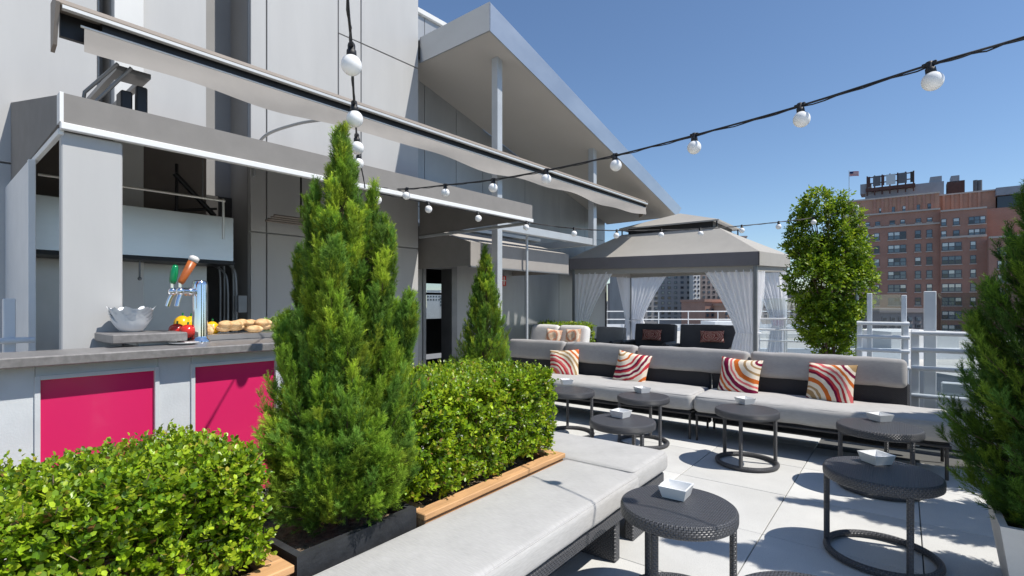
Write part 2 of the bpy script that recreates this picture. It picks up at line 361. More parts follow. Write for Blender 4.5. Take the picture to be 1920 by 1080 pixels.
    def torus(s, cx, cy, z, Rr, r, seg=40, m=8, sq=1.0):
        pts = [(cx + Rr * math.cos(2 * math.pi * k / seg), cy + Rr * math.sin(2 * math.pi * k / seg), z) for k in range(seg)]
        vs = []; fs = []; uvs = []
        for k in range(seg):
            th = 2 * math.pi * k / seg
            for j in range(m):
                ph = 2 * math.pi * j / m; rr = Rr + r * math.cos(ph); vs.append((cx + rr * math.cos(th), cy + rr * math.sin(th), z + r * sq * math.sin(ph)))
        for k in range(seg):
            for j in range(m):
                k2 = (k + 1) % seg; j2 = (j + 1) % m
                fs.append((k * m + j, k2 * m + j, k2 * m + j2, k * m + j2))
                a = 2 * math.pi * Rr / seg; c = 2 * math.pi * r / m
                uvs.append([(k * a, j * c), ((k + 1) * a, j * c), ((k + 1) * a, (j + 1) * c), (k * a, (j + 1) * c)])
        return s.add(vs, fs, True, uvs)
    def sphere(s, c, r, seg=16, rings=10, sc=(1, 1, 1), nz=0.0):
        vs = []; fs = []
        for i in range(rings + 1):
            ph = math.pi * i / rings
            for k in range(seg):
                th = 2 * math.pi * k / seg
                d = 1 + nz * math.sin(3 * th + 2 * ph) * math.sin(ph)
                vs.append((c[0] + r * sc[0] * d * math.sin(ph) * math.cos(th), c[1] + r * sc[1] * d * math.sin(ph) * math.sin(th), c[2] + r * sc[2] * math.cos(ph)))
        for i in range(rings):
            for k in range(seg):
                k2 = (k + 1) % seg; fs.append((i * seg + k, (i + 1) * seg + k, (i + 1) * seg + k2, i * seg + k2))
        return s.add(vs, fs, True)
    def grid(s, P, smooth=True, uvs=True, closed=False):
        P = np.asarray(P); n, m = P.shape[:2]; vs = P.reshape(-1, 3); fs = []; U = []
        for i in range(n - 1):
            for j in range(m - 1):
                fs.append((i * m + j, i * m + j + 1, (i + 1) * m + j + 1, (i + 1) * m + j))
                U.append([(j / (m - 1), i / (n - 1)), ((j + 1) / (m - 1), i / (n - 1)), ((j + 1) / (m - 1), (i + 1) / (n - 1)), (j / (m - 1), (i + 1) / (n - 1))])
        return s.add(vs, fs, smooth, U if uvs else None)
    def cushion(s, x0, x1, y0, y1, z0, z1, r=.05, bulge=.015, wr=.003, seed=0):
        c = np.array([(x0 + x1) / 2, (y0 + y1) / 2, (z0 + z1) / 2]); h = np.array([(x1 - x0) / 2, (y1 - y0) / 2, (z1 - z0) / 2])
        r = min(r, h.min() * .98)
        def coords(hh):
            e = r * np.array([0, .18, .42, .7, 1.0]); mid = hh - r; k = max(2, int(2 * mid / .09))
            return np.unique(np.round(np.concatenate([-hh + e, np.linspace(-mid, mid, k + 1), hh - e]), 6))
        ax = [coords(t) for t in h]; rs = np.random.default_rng(seed + 5); ph = rs.uniform(0, 6.28, 8)
        key = {}; vs = []; fs = []
        def vid(p):
            k = tuple(np.round(p, 5))
            if k in key: return key[k]
            q = np.array(p); inn = np.clip(q, -(h - r), h - r); d = q - inn; l = np.linalg.norm(d)
            o = inn + (d / l * r if l > 1e-9 else 0)
            fx = 1 - (o[0] / h[0]) ** 2; fy = 1 - (o[1] / h[1]) ** 2; fz = 1 - (o[2] / h[2]) ** 2
            fx, fy, fz = max(fx, 0), max(fy, 0), max(fz, 0)
            sg = 1 if o[2] > 0 else -.4
            b = bulge * sg * (fx * fy) ** .5 * (abs(o[2]) / h[2]) ** 2
            w = wr * (math.sin(17 * o[0] + ph[0] + 3 * math.sin(9 * o[1] + ph[1])) + math.sin(23 * o[1] + 5 * o[0] + ph[2]) * .7 + math.sin(41 * o[0] - 11 * o[2] + ph[3]) * .4)
            o = o + np.array([0, bulge * .7 * (1 if o[1] > 0 else -1) * (fz * fx) ** .5 * (abs(o[1]) / h[1]) ** 2, b + w])
            o[0] += bulge * .5 * (1 if o[0] > 0 else -1) * (fz * fy) ** .5 * (abs(o[0]) / h[0]) ** 2
            key[k] = len(vs); vs.append(o + c); return key[k]
        for a in range(3):
            b_, c_ = [(1, 2), (2, 0), (0, 1)][a]
            for sgn in (-1, 1):
                for i in range(len(ax[b_]) - 1):
                    for j in range(len(ax[c_]) - 1):
                        q = []
                        for (ii, jj) in ((i, j), (i + 1, j), (i + 1, j + 1), (i, j + 1)):
                            p = [0, 0, 0]; p[a] = sgn * h[a]; p[b_] = ax[b_][ii]; p[c_] = ax[c_][jj]; q.append(vid(p))
                        fs.append(tuple(q if sgn > 0 else q[::-1]))
        return s.add(vs, fs, True)
    def xform(s, M, start=0):
        M = np.array(M); v = np.array(s.v[start:]); v = np.c_[v, np.ones(len(v))] @ M.T; s.v[start:] = [tuple(p) for p in v[:, :3]]; return s

def piping(x0, x1, y0, y1, z, r, rad=.0042):
    i = r * .30; x0, x1, y0, y1 = x0 + i, x1 - i, y0 + i, y1 - i; c = max(.012, r * .75); pts = []
    for cx, cy, a0 in ((x1 - c, y1 - c, 0), (x0 + c, y1 - c, 90), (x0 + c, y0 + c, 180), (x1 - c, y0 + c, 270)):
        for k in range(6): a = math.radians(a0 + 18 * k); pts.append((cx + c * math.cos(a), cy + c * math.sin(a), z))
    pts.append(pts[0]); b = MB(); b.tube(pts, rad, 6, False); return b
def make_mesh(name, mb, base=(0, 0, 0)):
    me = bpy.data.meshes.new(name)
    v = np.array(mb.v, float) - np.array(base)
    me.from_pydata(v.tolist(), [], mb.f)
    ul = me.uv_layers.new(name='UVMap')
    uvd = np.zeros((len(me.loops), 2)); li = 0
    for k, f in enumerate(mb.f):
        if k in mb.uv:
            for j in range(len(f)): uvd[li + j] = mb.uv[k][j]
        else:
            p = v[list(f[:4])]; n = np.cross(p[1] - p[0], p[2] - p[0]); n = np.abs(n) / (np.linalg.norm(n) + 1e-12); a = int(np.argmax(n * (1.0, 1.01, 1.02)))
            i0, i1 = [(1, 2), (0, 2), (0, 1)][a]
            for j, vi in enumerate(f): uvd[li + j] = (v[vi][i0], v[vi][i1])
        li += len(f)
    ul.data.foreach_set('uv', uvd.ravel())
    if mb.smooth:
        sm = np.zeros(len(me.polygons), bool); sm[list(mb.smooth)] = True; me.polygons.foreach_set('use_smooth', sm)
    me.update(); return me

def tag(o, label=None, cat=None, group=None, kind=None):
    if label: o['label'] = label
    if cat: o['category'] = cat
    if group: o['group'] = group
    if kind: o['kind'] = kind
    return o
class Thing:
    """one top-level thing; parts are given in its frame's coordinates (frame = angle + origin)"""
    def __init__(s, name, label, cat, base=(0, 0, 0), frame=None, group=None):
        s.fr = frame or (np.zeros(3), 0.0); s.base = np.array(base, float)
        o, a = s.fr; c, sn = math.cos(a), math.sin(a)
        w = np.array([o[0] + c * base[0] - sn * base[1], o[1] + sn * base[0] + c * base[1], o[2] + base[2]])
        e = bpy.data.objects.new(name, None); COL.objects.link(e); e.location = w; e.rotation_euler = (0, 0, a); e.empty_display_size = .1
        tag(e, label, cat, group); s.o = e
    def part(s, name, mb, mat, parent=None, label=None, kind=None):
        me = make_mesh(name, mb, s.base); me.materials.append(MATS[mat])
        o = bpy.data.objects.new(name, me); COL.objects.link(o); o.parent = parent or s.o
        tag(o, label, None, None, kind); return o
    def inst(s, name, me, loc, parent=None, rot=None, scale=None):
        o = bpy.data.objects.new(name, me); COL.objects.link(o); o.parent = parent or s.o
        o.location = Vector(np.array(loc) - (s.base if parent is None else 0))
        if rot: o.rotation_euler = rot
        if scale: o.scale = scale
        return o
    def raw(s, name, me, parent=None, kind=None):
        o = bpy.data.objects.new(name, me); COL.objects.link(o); o.parent = parent or s.o; tag(o, kind=kind); return o
def solo(name, mb, mat, label=None, cat=None, group=None, kind=None, frame=None, base=(0, 0, 0)):
    me = make_mesh(name, mb, base); me.materials.append(MATS[mat]); o = bpy.data.objects.new(name, me); COL.objects.link(o)
    fo, a = frame or (np.zeros(3), 0.0); c, sn = math.cos(a), math.sin(a)
    o.location = (fo[0] + c * base[0] - sn * base[1], fo[1] + sn * base[0] + c * base[1], fo[2] + base[2]); o.rotation_euler = (0, 0, a)
    return tag(o, label, cat, group, kind)
def copy_tree(o, parent=None):
    c = o.copy(); COL.objects.link(c); c.parent = parent
    if parent is not None: c.matrix_parent_inverse = o.matrix_parent_inverse
    for ch in list(o.children): copy_tree(ch, c)
    return c
def spline(P, n=12):
    P = [np.array(p, float) for p in P]; Q = [2 * P[0] - P[1]] + P + [2 * P[-1] - P[-2]]; out = []
    for i in range(1, len(Q) - 2):
        for k in range(n):
            t = k / n; a, b, c, d = Q[i - 1:i + 3]
            out.append(.5 * ((2 * b) + (-a + c) * t + (2 * a - 5 * b + 4 * c - d) * t * t + (-a + 3 * b - 3 * c + d) * t ** 3))
    out.append(P[-1]); return out

# facade frame: x = n (out of the wall), y = s (along the wall, away), z
TH = R(2.7)
fd = np.array([math.sin(TH), math.cos(TH), 0]); fn = np.array([math.cos(TH), -math.sin(TH), 0])
FO = np.array([-5.95, 5.424, 0]) - fd * 5.424
FF = (FO, -TH)
def PF(x, y, n):
    p = at_plane(x, y, FO + fn * n, fd); return float((p - FO) @ fd), float(p[2])
def Fw(n, s, z): return FO + fn * n + fd * s + up * z

# ================================================================== SETTING
GZ = -34.0
g = MB(); g.add([(-3500, -3500, GZ), (3500, -3500, GZ), (3500, 3500, GZ), (-3500, 3500, GZ)], [(0, 1, 2, 3)])
solo('ground', g, 'city_ground', kind='structure')

# terrace: a stepped outline, dark joint bed with single pavers on top
TX0, TXS, TY0, TYS = -.711, .797, 2.70, .820
OUT = [(-10, -6), (5, -6), (5, 6.85), (.0, 6.85), (.0, 8.8), (-.42, 8.8), (-.42, 10.25), (-1.75, 10.25), (-1.75, 13.6), (-10, 13.6)]
b = MB(); b.prism(OUT, 2, -1.4, -.012)
floor = solo('terrace_floor', b, 'joint', kind='structure')
tm = MB(); tm.box(.003, TXS - .003, .003, TYS - .003, -.04, 0, .0025)
tmes = make_mesh('paver', tm); tmes.materials.append(MATS['paver'])
def inside(x, y):
    if x < -5.9 or y < -3.2 or x > 4.8: return False
    if y > 13.4: return False
    if x > -.1 and y > 6.7: return False
    if x > -.7 and y > 8.65: return False
    if x > -1.85 and y > 10.1: return False
    return True
for i in range(-7, 5):
    for j in range(-7, 14):
        x, y = TX0 + i * TXS, TY0 + j * TYS
        if inside(x, y) and inside(x + TXS, y + TYS) and inside(x + TXS, y) and inside(x, y + TYS):
            o = bpy.data.objects.new('paver', tmes); COL.objects.link(o); o.parent = floor
            o.location = (x, y, random.uniform(-.001, .001)); o.rotation_euler = (random.uniform(-.0012, .0012), random.uniform(-.0012, .0012), 0)
b = MB(); b.box(-9.5, 4.7, -5.7, 6.6, GZ, -1.405)
b.box(-9.5, -1.9, 6.6, 13.4, GZ, -1.405)
solo('own_building', b, 'slab', label='plain lower storeys carrying the roof terrace', cat='building')

# ------------------------------------------------------------------ penthouse block with metal wall panels
T = Thing('penthouse_block', 'tall pale panel-clad rooftop wall behind the bar', 'building', (0, 2, 0), FF)
b = MB()
for s0, s1, n0 in ((-6, 1.48, -.045), (1.59, 2.43, -.045), (2.89, 5.40, -.045)): b.box(-4, n0, s0, s1, -.01, 8.2)
T.part('wall_core', b, 'panel')
for s0, s1, n0 in ((1.482, 1.588, -.35), (2.432, 2.888, -.55)):
    b = MB(); b.box(-.9, n0, s0, s1, -.01, 8.2); b.box(n0, -.06, s1 - .004, s1 - .0005, -.01, 8.2); T.part('slot_shade', b, 'slot')  # slot faces coloured darker in place of the recess shade
for s0, s1, zs, m in ((-5, -2.6, (0, 2.67, 5.35, 8.2), 'panel'), (-2.6, -.55, (0, 2.67, 5.35, 8.2), 'panel'), (-.55, 1.48, (0, 2.67, 5.35, 8.2), 'panel'),
                   (1.83, 2.43, (0, 2.3, 8.2), 'panel'), (2.89, 3.08, (0, 2.3, 8.2), 'panel'), (3.08, 4.03, (0, 2.3, 8.2), 'panel'),
                   (4.03, 4.38, (0, 2.3, 5.08, 8.2), 'panel'), (4.38, 5.40, (0, 2.3, 5.08, 8.2), 'panel')):
    for z0, z1 in zip(zs[:-1], zs[1:]):
        b = MB(); b.box(-.043, random.uniform(-.0015, .0015), s0 + .008, s1 - .008, z0 + .008, z1 - .008, .003); T.part('wall_panel', b, m)
b = MB(); b.box(-.043, .07, 1.592, 1.83, 0, 8.2, .004); T.part('pilaster', b, 'panel_white', label='whiter upright strip of the wall')
b = MB(); b.tube([(-.2, 1.52, 0), (-.2, 1.52, 8)], .015); T.part('drain_pipe', b, 'steel_paint')
b = MB(); b.box(-.545, -.5, 2.44, 2.88, .1, 2.75); T.part('slot_shade_insert', b, 'dark_gap', label='black sheet standing in for the shade inside the wall slot')  # black sheet put in for the deep shade low in the slot

def zc(s): return 5.19 - .264 * (s - 5.42)
# recessed wing under the sloping canopy, with a doorway
W = Thing('recessed_wing', 'grey metal-panelled wing with a doorway under the sloping canopy', 'building', (-.4, 8, 0), FF)
RN = -.38; D0, D1, DZ = 5.84, 6.46, 2.08
b = MB()
for s0, s1, z0, z1 in ((5.41, D0, 0, 6.2), (D0, D1, DZ, 6.2), (D1, 6.56, 0, 6.2)): b.box(RN - .25, RN - .042, s0, s1, z0 - .01, z1)
b.prism([(6.56, -.01), (11.75, -.01), (11.75, zc(11.75) + .03), (6.56, zc(6.56) + .03)], 0, RN - .25, RN - .042)
W.part('wall_core', b, 'metal_panel')
ss = [5.42, D0, D1 + .10, 7.24, 8.5, 9.72, 10.8, 11.75]
for i in range(len(ss) - 1):
    s0, s1 = ss[i], ss[i + 1]
    zz = [0, 3.05, 4.3, 6.2]
    if i == 1: zz = [DZ + .12, 3.05, 4.3, 6.2]
    for z0, z1 in zip(zz[:-1], zz[1:]):
        b = MB(); ta, tb_ = (min(z1 - .005, zc(s0) + .02), min(z1 - .005, zc(s1) + .02)) if i >= 2 else (z1 - .005, z1 - .005)
        if tb_ < z0 + .1: continue
        b.prism([(s0 + .005, z0 + .005), (s1 - .005, z0 + .005), (s1 - .005, tb_), (s0 + .005, ta)], 0, RN - .04, RN + random.uniform(-.0015, .0015)); W.part('wall_panel', b, 'metal_panel')
b = MB(); b.box(RN - .3, RN + .05, 5.41, 6.56, 6.2, 6.28, .005); W.part('coping', b, 'panel_white')
b = MB(); b.box(RN - .26, RN + .02, D0 - .045, D0 + .02, 0, DZ + .06, .004); b.box(RN - .26, RN + .02, D1 - .02, D1 + .11, 0, DZ + .06, .004); b.box(RN - .26, RN + .02, D0 + .02, D1 - .02, DZ - .02, DZ + .06, .004)
W.part('door_frame', b, 'grey_steel')
# dim room behind the doorway, its own window on the far side
b = MB()
b.box(-5.2, RN - .26, 5.45, 5.55, 0, 2.75); b.box(-5.2, RN - .26, 12.2, 12.3, 0, 2.75); b.box(-5.3, RN - .26, 5.45, 12.3, 2.75, 2.85)
b.box(-5.3, -5.2, 5.45, 9.55, 0, 2.75); b.box(-5.3, -5.2, 11.6, 12.3, 0, 2.75); b.box(-5.3, -5.2, 9.55, 11.6, 0, 1.02); b.box(-5.3, -5.2, 9.55, 11.6, 2.05, 2.75)
W.part('room_shell', b, 'interior')
b = MB(); b.box(-5.28, -5.12, 10.62, 10.78, 1.02, 2.05); b.box(-5.28, -5.12, 9.55, 11.6, 1.72, 1.78); W.part('window_mullion', b, 'interior')
b = MB(); b.box(-5.255, -5.245, 9.55, 11.6, 1.02, 2.05); W.part('window_pane', b, 'screen_glass')
b = MB(); b.box(RN + .002, RN + .05, 7.72, 7.86, 1.80, 2.0, .006); sg = W.part('wall_sign', b, 'red_sign', label='small red sign on the grey wall')
b = MB(); b.box(RN + .05, RN + .054, 7.775, 7.80, 1.82, 1.98); b.box(RN + .05, RN + .0535, 7.735, 7.845, 1.895, 1.912); W.part('sign_mark', b, 'tap_white', parent=sg)

# sloping canopy
C = Thing('sloping_canopy', 'big sloping roof canopy on steel posts beside the tall wall', 'canopy', (1.15, 8, 0), FF)
s0, s1, n0, n1 = 5.42, 11.85, RN, 1.47
b = MB(); b.hexa([(n0, s0 + .02, zc(s0)), (n1 - .02, s0 + .02, zc(s0)), (n1 - .02, s1 - .02, zc(s1)), (n0, s1 - .02, zc(s1))],
                 [(n0, s0 + .02, zc(s0) + .05), (n1 - .02, s0 + .02, zc(s0) + .05), (n1 - .02, s1 - .02, zc(s1) + .05), (n0, s1 - .02, zc(s1) + .05)])
C.part('soffit', b, 'soffit')
t0, t1 = .38, .22
b = MB(); b.hexa([(0.005, s0, zc(s0) - .012), (n1, s0, zc(s0) - .012), (n1, s0 + .02, zc(s0) - .012), (0.005, s0 + .02, zc(s0) - .012)], [(0.005, s0, zc(s0) + t0), (n1, s0, zc(s0) + t0), (n1, s0 + .02, zc(s0) + t0), (0.005, s0 + .02, zc(s0) + t0)])
C.part('fascia', b, 'fascia', label='end fascia above the soffit')
b = MB(); b.hexa([(n1 - .02, s0 + .02, zc(s0) - .012), (n1, s0, zc(s0) - .012), (n1, s1, zc(s1) - .012), (n1 - .02, s1, zc(s1) - .012)], [(n1 - .02, s0 + .02, zc(s0) + t0), (n1, s0, zc(s0) + t0), (n1, s1 + .25, zc(s1) + t1), (n1 - .02, s1 + .25, zc(s1) + t1)])
C.part('fascia', b, 'fascia', label='long sloping fascia along the outer edge')
b = MB(); b.hexa([(n0, s1 - .02, zc(s1) - .012), (n1 - .02, s1 - .02, zc(s1) - .012), (n1 - .02, s1, zc(s1) - .012), (n0, s1, zc(s1) - .012)], [(n0, s1 - .02, zc(s1) + t1), (n1 - .02, s1 - .02, zc(s1) + t1), (n1 - .02, s1, zc(s1) + t1), (n0, s1, zc(s1) + t1)])
C.part('fascia', b, 'fascia', label='far end fascia')
b = MB(); b.hexa([(n0, s0 + .02, zc(s0) + t0 - .03), (n1 - .02, s0 + .02, zc(s0) + t0 - .03), (n1 - .02, s1, zc(s1) + t1 - .03), (n0, s1, zc(s1) + t1 - .03)], [(n0, s0 + .02, zc(s0) + t0 - .01), (n1 - .02, s0 + .02, zc(s0) + t0 - .01), (n1 - .02, s1, zc(s1) + t1 - .01), (n0, s1, zc(s1) + t1 - .01)])
C.part('roof_sheet', b, 'fascia')
for sc, zf in ((5.93, 0), (8.62, 2.54)):
    b = MB(); b.box(1.09, 1.21, sc - .055, sc + .055, zf, zc(sc) + .02, .006); C.part('post', b, 'steel_paint')
b = MB(); b.box(RN + .002, 1.089, 8.57, 8.67, 2.55, 2.67, .005); C.part('wall_strut', b, 'steel_paint')
b = MB(); b.box(1.11, 1.19, 5.985, 8.565, 2.55, 2.67, .005); C.part('cross_beam', b, 'steel_paint')

# door awning
A = Thing('door_awning', 'low box awning over the doorway in front of the grey wing', 'awning', (.3, 6.9, 2.0), FF)
a0, a1 = 5.58, 8.12
b = MB(); b.box(.93, .95, a0, a1, 2.01, 2.36); A.part('valance', b, 'valance_cloth')
for s_ in (a0, a1 - .02):
    b = MB(); b.prism([(RN + .002, 2.01), (.93, 2.01), (.93, 2.36), (RN + .002, 2.74)], 1, s_, s_ + .02); A.part('side_panel', b, 'awning_cloth')
b = MB(); b.hexa([(RN + .002, a0 + .02, 2.73), (.93, a0 + .02, 2.345), (.93, a1 - .02, 2.345), (RN + .002, a1 - .02, 2.73)], [(RN + .002, a0 + .02, 2.745), (.93, a0 + .02, 2.36), (.93, a1 - .02, 2.36), (RN + .002, a1 - .02, 2.745)]); A.part('roof_cloth', b, 'awning_light')
b = MB(); b.box(RN + .003, RN + .09, a0 - .02, a1 + .8, 2.76, 2.82, .004); A.part('wall_rail', b, 'trim_white')
b = MB(); b.box(.90, .965, a0, a1, 1.985, 2.008, .004); A.part('bottom_rail', b, 'grey_steel')

# bar canopy
B = Thing('bar_canopy', 'long grey cloth canopy with white edge strip over the bar', 'canopy', (1.2, 3, 1.2), FF)
c0, c1 = .88, 5.43
b = MB(); b.box(2.185, 2.2, c0 + .015, c1, 2.53, 2.705); B.part('valance', b, 'awning_cloth')
b = MB(); b.box(2.17, 2.212, c0, c1 + .01, 2.488, 2.529, .004); B.part('edge_strip', b, 'trim_white')
b = MB(); b.box(2.12, 2.206, c0 - .004, c0 + .014, 2.53, 2.708); B.part('corner_strip', b, 'trim_white')
b = MB(); b.prism([(.003, 2.50), (2.12, 2.53), (2.12, 2.705), (.003, 3.20)], 1, c0, c0 + .014); B.part('side_panel', b, 'awning_cloth')
b = MB(); b.prism([(.003, 2.50), (2.17, 2.53), (2.17, 2.70), (.003, 3.20)], 1, c1 - .014, c1); B.part('side_panel', b, 'awning_cloth')
b = MB(); b.box(.003, 2.168, c0 - .006, c0 + .022, 2.462, 2.498, .003); B.part('side_strip', b, 'trim_white')
b = MB(); b.box(.003, 2.168, c1 - .03, c1 + .004, 2.462, 2.498, .003); B.part('side_strip', b, 'steel_paint')
b = MB(); b.hexa([(.003, c0 + .015, 3.195), (2.184, c0 + .015, 2.69), (2.184, c1 - .015, 2.69), (.003, c1 - .015, 3.195)], [(.003, c0 + .015, 3.207), (2.184, c0 + .015, 2.703), (2.184, c1 - .015, 2.703), (.003, c1 - .015, 3.207)]); B.part('roof_cloth', b, 'awning_cloth')
b = MB(); b.hexa([(.01, c0 + .016, 3.17), (2.16, c0 + .016, 2.672), (2.16, c1 - .016, 2.672), (.01, c1 - .016, 3.17)], [(.01, c0 + .016, 3.18), (2.16, c0 + .016, 2.682), (2.16, c1 - .016, 2.682), (.01, c1 - .016, 3.18)]); B.part('shade_fill', b, 'shade_fill')  # dark sheet paints the shade below the roof cloth
b = MB(); b.box(.003, .012, .95, 2.42, 2.37, 3.15); B.part('back_shade_fill', b, 'shade_fill')  # dark sheet paints the shade on the wall above the hood
for sc in (1.6, 2.35, 3.1, 3.85, 4.6, 5.15):
    b = MB(); b.tube([(.02, sc, 3.14), (2.15, sc, 2.645)], .016, 6); b.tube([(2.15, sc, 2.645), (2.15, sc, 2.50)], .014, 6); B.part('rafter', b, 'grey_steel')
pc0, pc1 = PF(115, 450, 2.16)[0], PF(230, 450, 2.16)[0]
b = MB(); b.box(2.09, 2.16, pc0, pc1, 0, 2.487, .006); B.part('support_panel', b, 'panel', label='wide pale upright panel carrying the bar canopy')
b = MB(); b.box(0.003, 1.28, .845, .875, 0, 2.46, .004); B.part('end_wall', b, 'white_paint')
b = MB(); b.box(1.281, 1.325, .84, .88, 0, 2.46, .003); B.part('end_post', b, 'trim_white')

# retracted awning box on the canopy posts
K = Thing('retractable_awning', 'long bronze awning cassette with hanging pale valance above the bar canopy', 'awning', (1.3, 5.7, 3.3), FF)
k0, k1 = 1.0, 10.45
b = MB(); b.prism([(1.20, 3.60), (1.22, 3.645), (1.345, 3.645), (1.375, 3.605), (1.36, 3.59), (1.22, 3.59)], 1, k0, k1); K.part('cover', b, 'bronze')
b = MB(); b.prism([(1.365, 3.592), (1.40, 3.585), (1.40, 3.562), (1.365, 3.556)], 1, k0 + .01, k1); K.part('front_rail', b, 'alu')
b = MB(); b.box(1.20, 1.24, k0 + .02, k1, 3.42, 3.588); b.box(1.24, 1.33, k0 + .25, k1, 3.47, 3.588); K.part('back_plate', b, 'dark_metal')
b = MB(); b.tube([(1.345, k0 + .12, 3.494), (1.345, k1, 3.494)], .010, 8); K.part('valance_rail', b, 'alu')
n = 90; P = np.zeros((5, n, 3))
for j in range(n):
    s = k0 + .14 + (k1 - k0 - .14) * j / (n - 1)
    dz = .025 * math.sin(s * 1.9 + .4) + .018 * math.sin(s * 4.3) + .03 * math.exp(-((s - 2.45) / .18) ** 2) * 0 + .06 * max(0, 1 - abs(s - 3.4) / .6) * -.4
    for i in range(5): P[i, j] = (1.352 + .012 * math.sin(s * 3 + i * .6) * i / 4, s, 3.486 - (.170 - dz) * i / 4)
b = MB(); b.grid(P); K.part('valance', b, 'valance_cloth')
for s_ in (k0 - .025, k1):
    b = MB(); b.prism([(1.19, 3.30), (1.19, 3.655), (1.36, 3.655), (1.395, 3.60), (1.28, 3.33)], 1, s_, s_ + .024); K.part('end_cap', b, 'bronze')
for sc in (5.93, 8.62): b = MB(); b.box(1.211, 1.2195, sc - .05, sc + .05, 3.35, 3.60); K.part('bracket', b, 'dark_metal')
b = MB(); b.tube([(1.26, 1.36, 3.33), (1.02, 1.20, 3.12), (1.02, 1.18, 2.94)], .014, 6); b.tube([(1.26, 1.45, 3.33), (1.05, 1.20, 2.96)], .014, 6); K.part('folding_arm', b, 'grey_steel')
b = MB(); b.box(.93, 1.08, 1.42, 1.50, 2.975, 3.20, .01); b.box(1.04, 1.10, 1.52, 1.60, 2.95, 3.26, .01); K.part('motor_housing', b, 'dark_metal')
b = MB(); b.box(1.0, 1.04, 1.15, 1.62, 2.945, 2.972); b.box(.003, 1.0, 1.36, 1.40, 3.30, 3.34); b.box(.003, 1.0, 1.55, 1.59, 3.30, 3.34); b.box(.98, 1.22, 1.36, 1.59, 3.296, 3.335); K.part('wall_bracket', b, 'grey_steel')
b = MB(); b.tube(spline([(.01, 2.93, 2.95), (.03, 2.93, 3.2), (.25, 2.95, 3.38), (.8, 3.05, 3.42), (1.21, 3.2, 3.42)], 6), .018, 6); K.part('cable_duct', b, 'steel_paint')

# kitchen behind the bar
b = MB(); b.box(.02, .45, .95, 2.53, 1.90, 2.36, .004)
hd = Thing('exhaust_hood', 'stainless extraction hood hanging on the kitchen wall behind the bar', 'hood', (.2, 1.7, 1.9), FF)
hd.part('housing', b, 'stainless')
b = MB(); b.box(.03, .46, .945, 2.535, 1.865, 1.897); hd.part('grease_rail', b, 'dark_metal')
b = MB(); b.tube([(.38, 1.72, 1.864), (.38, 1.72, 1.70)], .008, 6); b.sphere((.38, 1.72, 1.69), .018, 8, 6); hd.part('pull_handle', b, 'grey_steel')
b = MB(); b.box(.005, .018, .95, 1.73, .85, 1.86); 
kb = Thing('kitchen_backsplash', 'stained stainless wall sheets below the extraction hood', 'wall sheet', (.01, 1.7, .85), FF)
kb.part('sheet', b, 'stainless_wall'); b = MB(); b.box(.005, .0185, 1.735, 2.42, .85, 1.86); kb.part('sheet', b, 'stainless_wall')
cd = Thing('conduit_run', 'thin metal conduit running under the bar canopy and down beside the hood', 'conduit', (.7, 2, 2), FF)
b = MB(); b.tube([(.85, .95, 2.452), (.85, 2.28, 2.452)], .011, 6); cd.part('pipe', b, 'alu'); b = MB(); b.tube([(.85, 2.28, 2.45), (.85, 2.28, 2.08)], .012, 6); b.sphere((.85, 2.28, 2.452), .02, 8, 6); cd.part('pipe', b, 'alu')
for sx in (1.3, 2.1): b = MB(); b.tube([(.85, sx, 2.46), (.85, sx, 2.98)], .006, 5); cd.part('hanger', b, 'grey_steel')
br = Thing('wall_brace', 'black triangular steel brace above the extraction hood', 'brace', (.3, 2.2, 2.4), FF)
b = MB(); b.tube([(.30, 2.05, 2.36), (.30, 2.05, 2.86)], .016, 6); br.part('strut', b, 'dark_metal'); b = MB(); b.tube([(.30, 2.03, 2.76), (.30, 2.40, 2.38)], .026, 6); br.part('strut', b, 'dark_metal'); b = MB(); b.tube([(.30, 2.03, 2.39), (.30, 2.42, 2.46)], .014, 6); br.part('strut', b, 'dark_metal')
rp = Thing('riser_pipes', 'grey bent service pipes in the dark wall slot', 'pipe', (-.2, 2.7, .9), FF)
for q, (nn, s_) in enumerate(((.06, 2.62), (.08, 2.70), (-.10, 2.60), (-.15, 2.76), (-.2, 2.68))):
    b = MB(); b.tube(spline([(nn, s_, .92), (nn, s_, 1.65 + .05 * q), (nn - .04, s_ - .04, 1.82 + .06 * q), (nn - .16, s_ - .12, 1.9 + .07 * q)], 5), .012 + .004 * (q % 2), 6); rp.part('pipe', b, 'grey_steel')
b = MB(); b.box(.02, .14, 2.70, 2.80, 1.35, 1.55, .008); rp.part('valve_box', b, 'grey_steel')
ht = Thing('patio_heater', 'bar-shaped radiant heater fixed under the bar canopy', 'heater', (.3, 3.4, 2.4), FF)
for q in range(4): b = MB(); b.tube([(.30 + .07 * q, 2.93, 2.40 + .012 * q), (.30 + .07 * q, 3.62, 2.40 + .012 * q)], .014, 6); ht.part('element', b, 'bronze')
b = MB(); b.box(.26, .55, 3.62, 3.72, 2.36, 2.47, .01); ht.part('end_box', b, 'dark_metal'); b = MB(); b.tube([(.4, 3.3, 2.43), (.4, 3.3, 2.95)], .012, 6); ht.part('hanger', b, 'dark_metal')

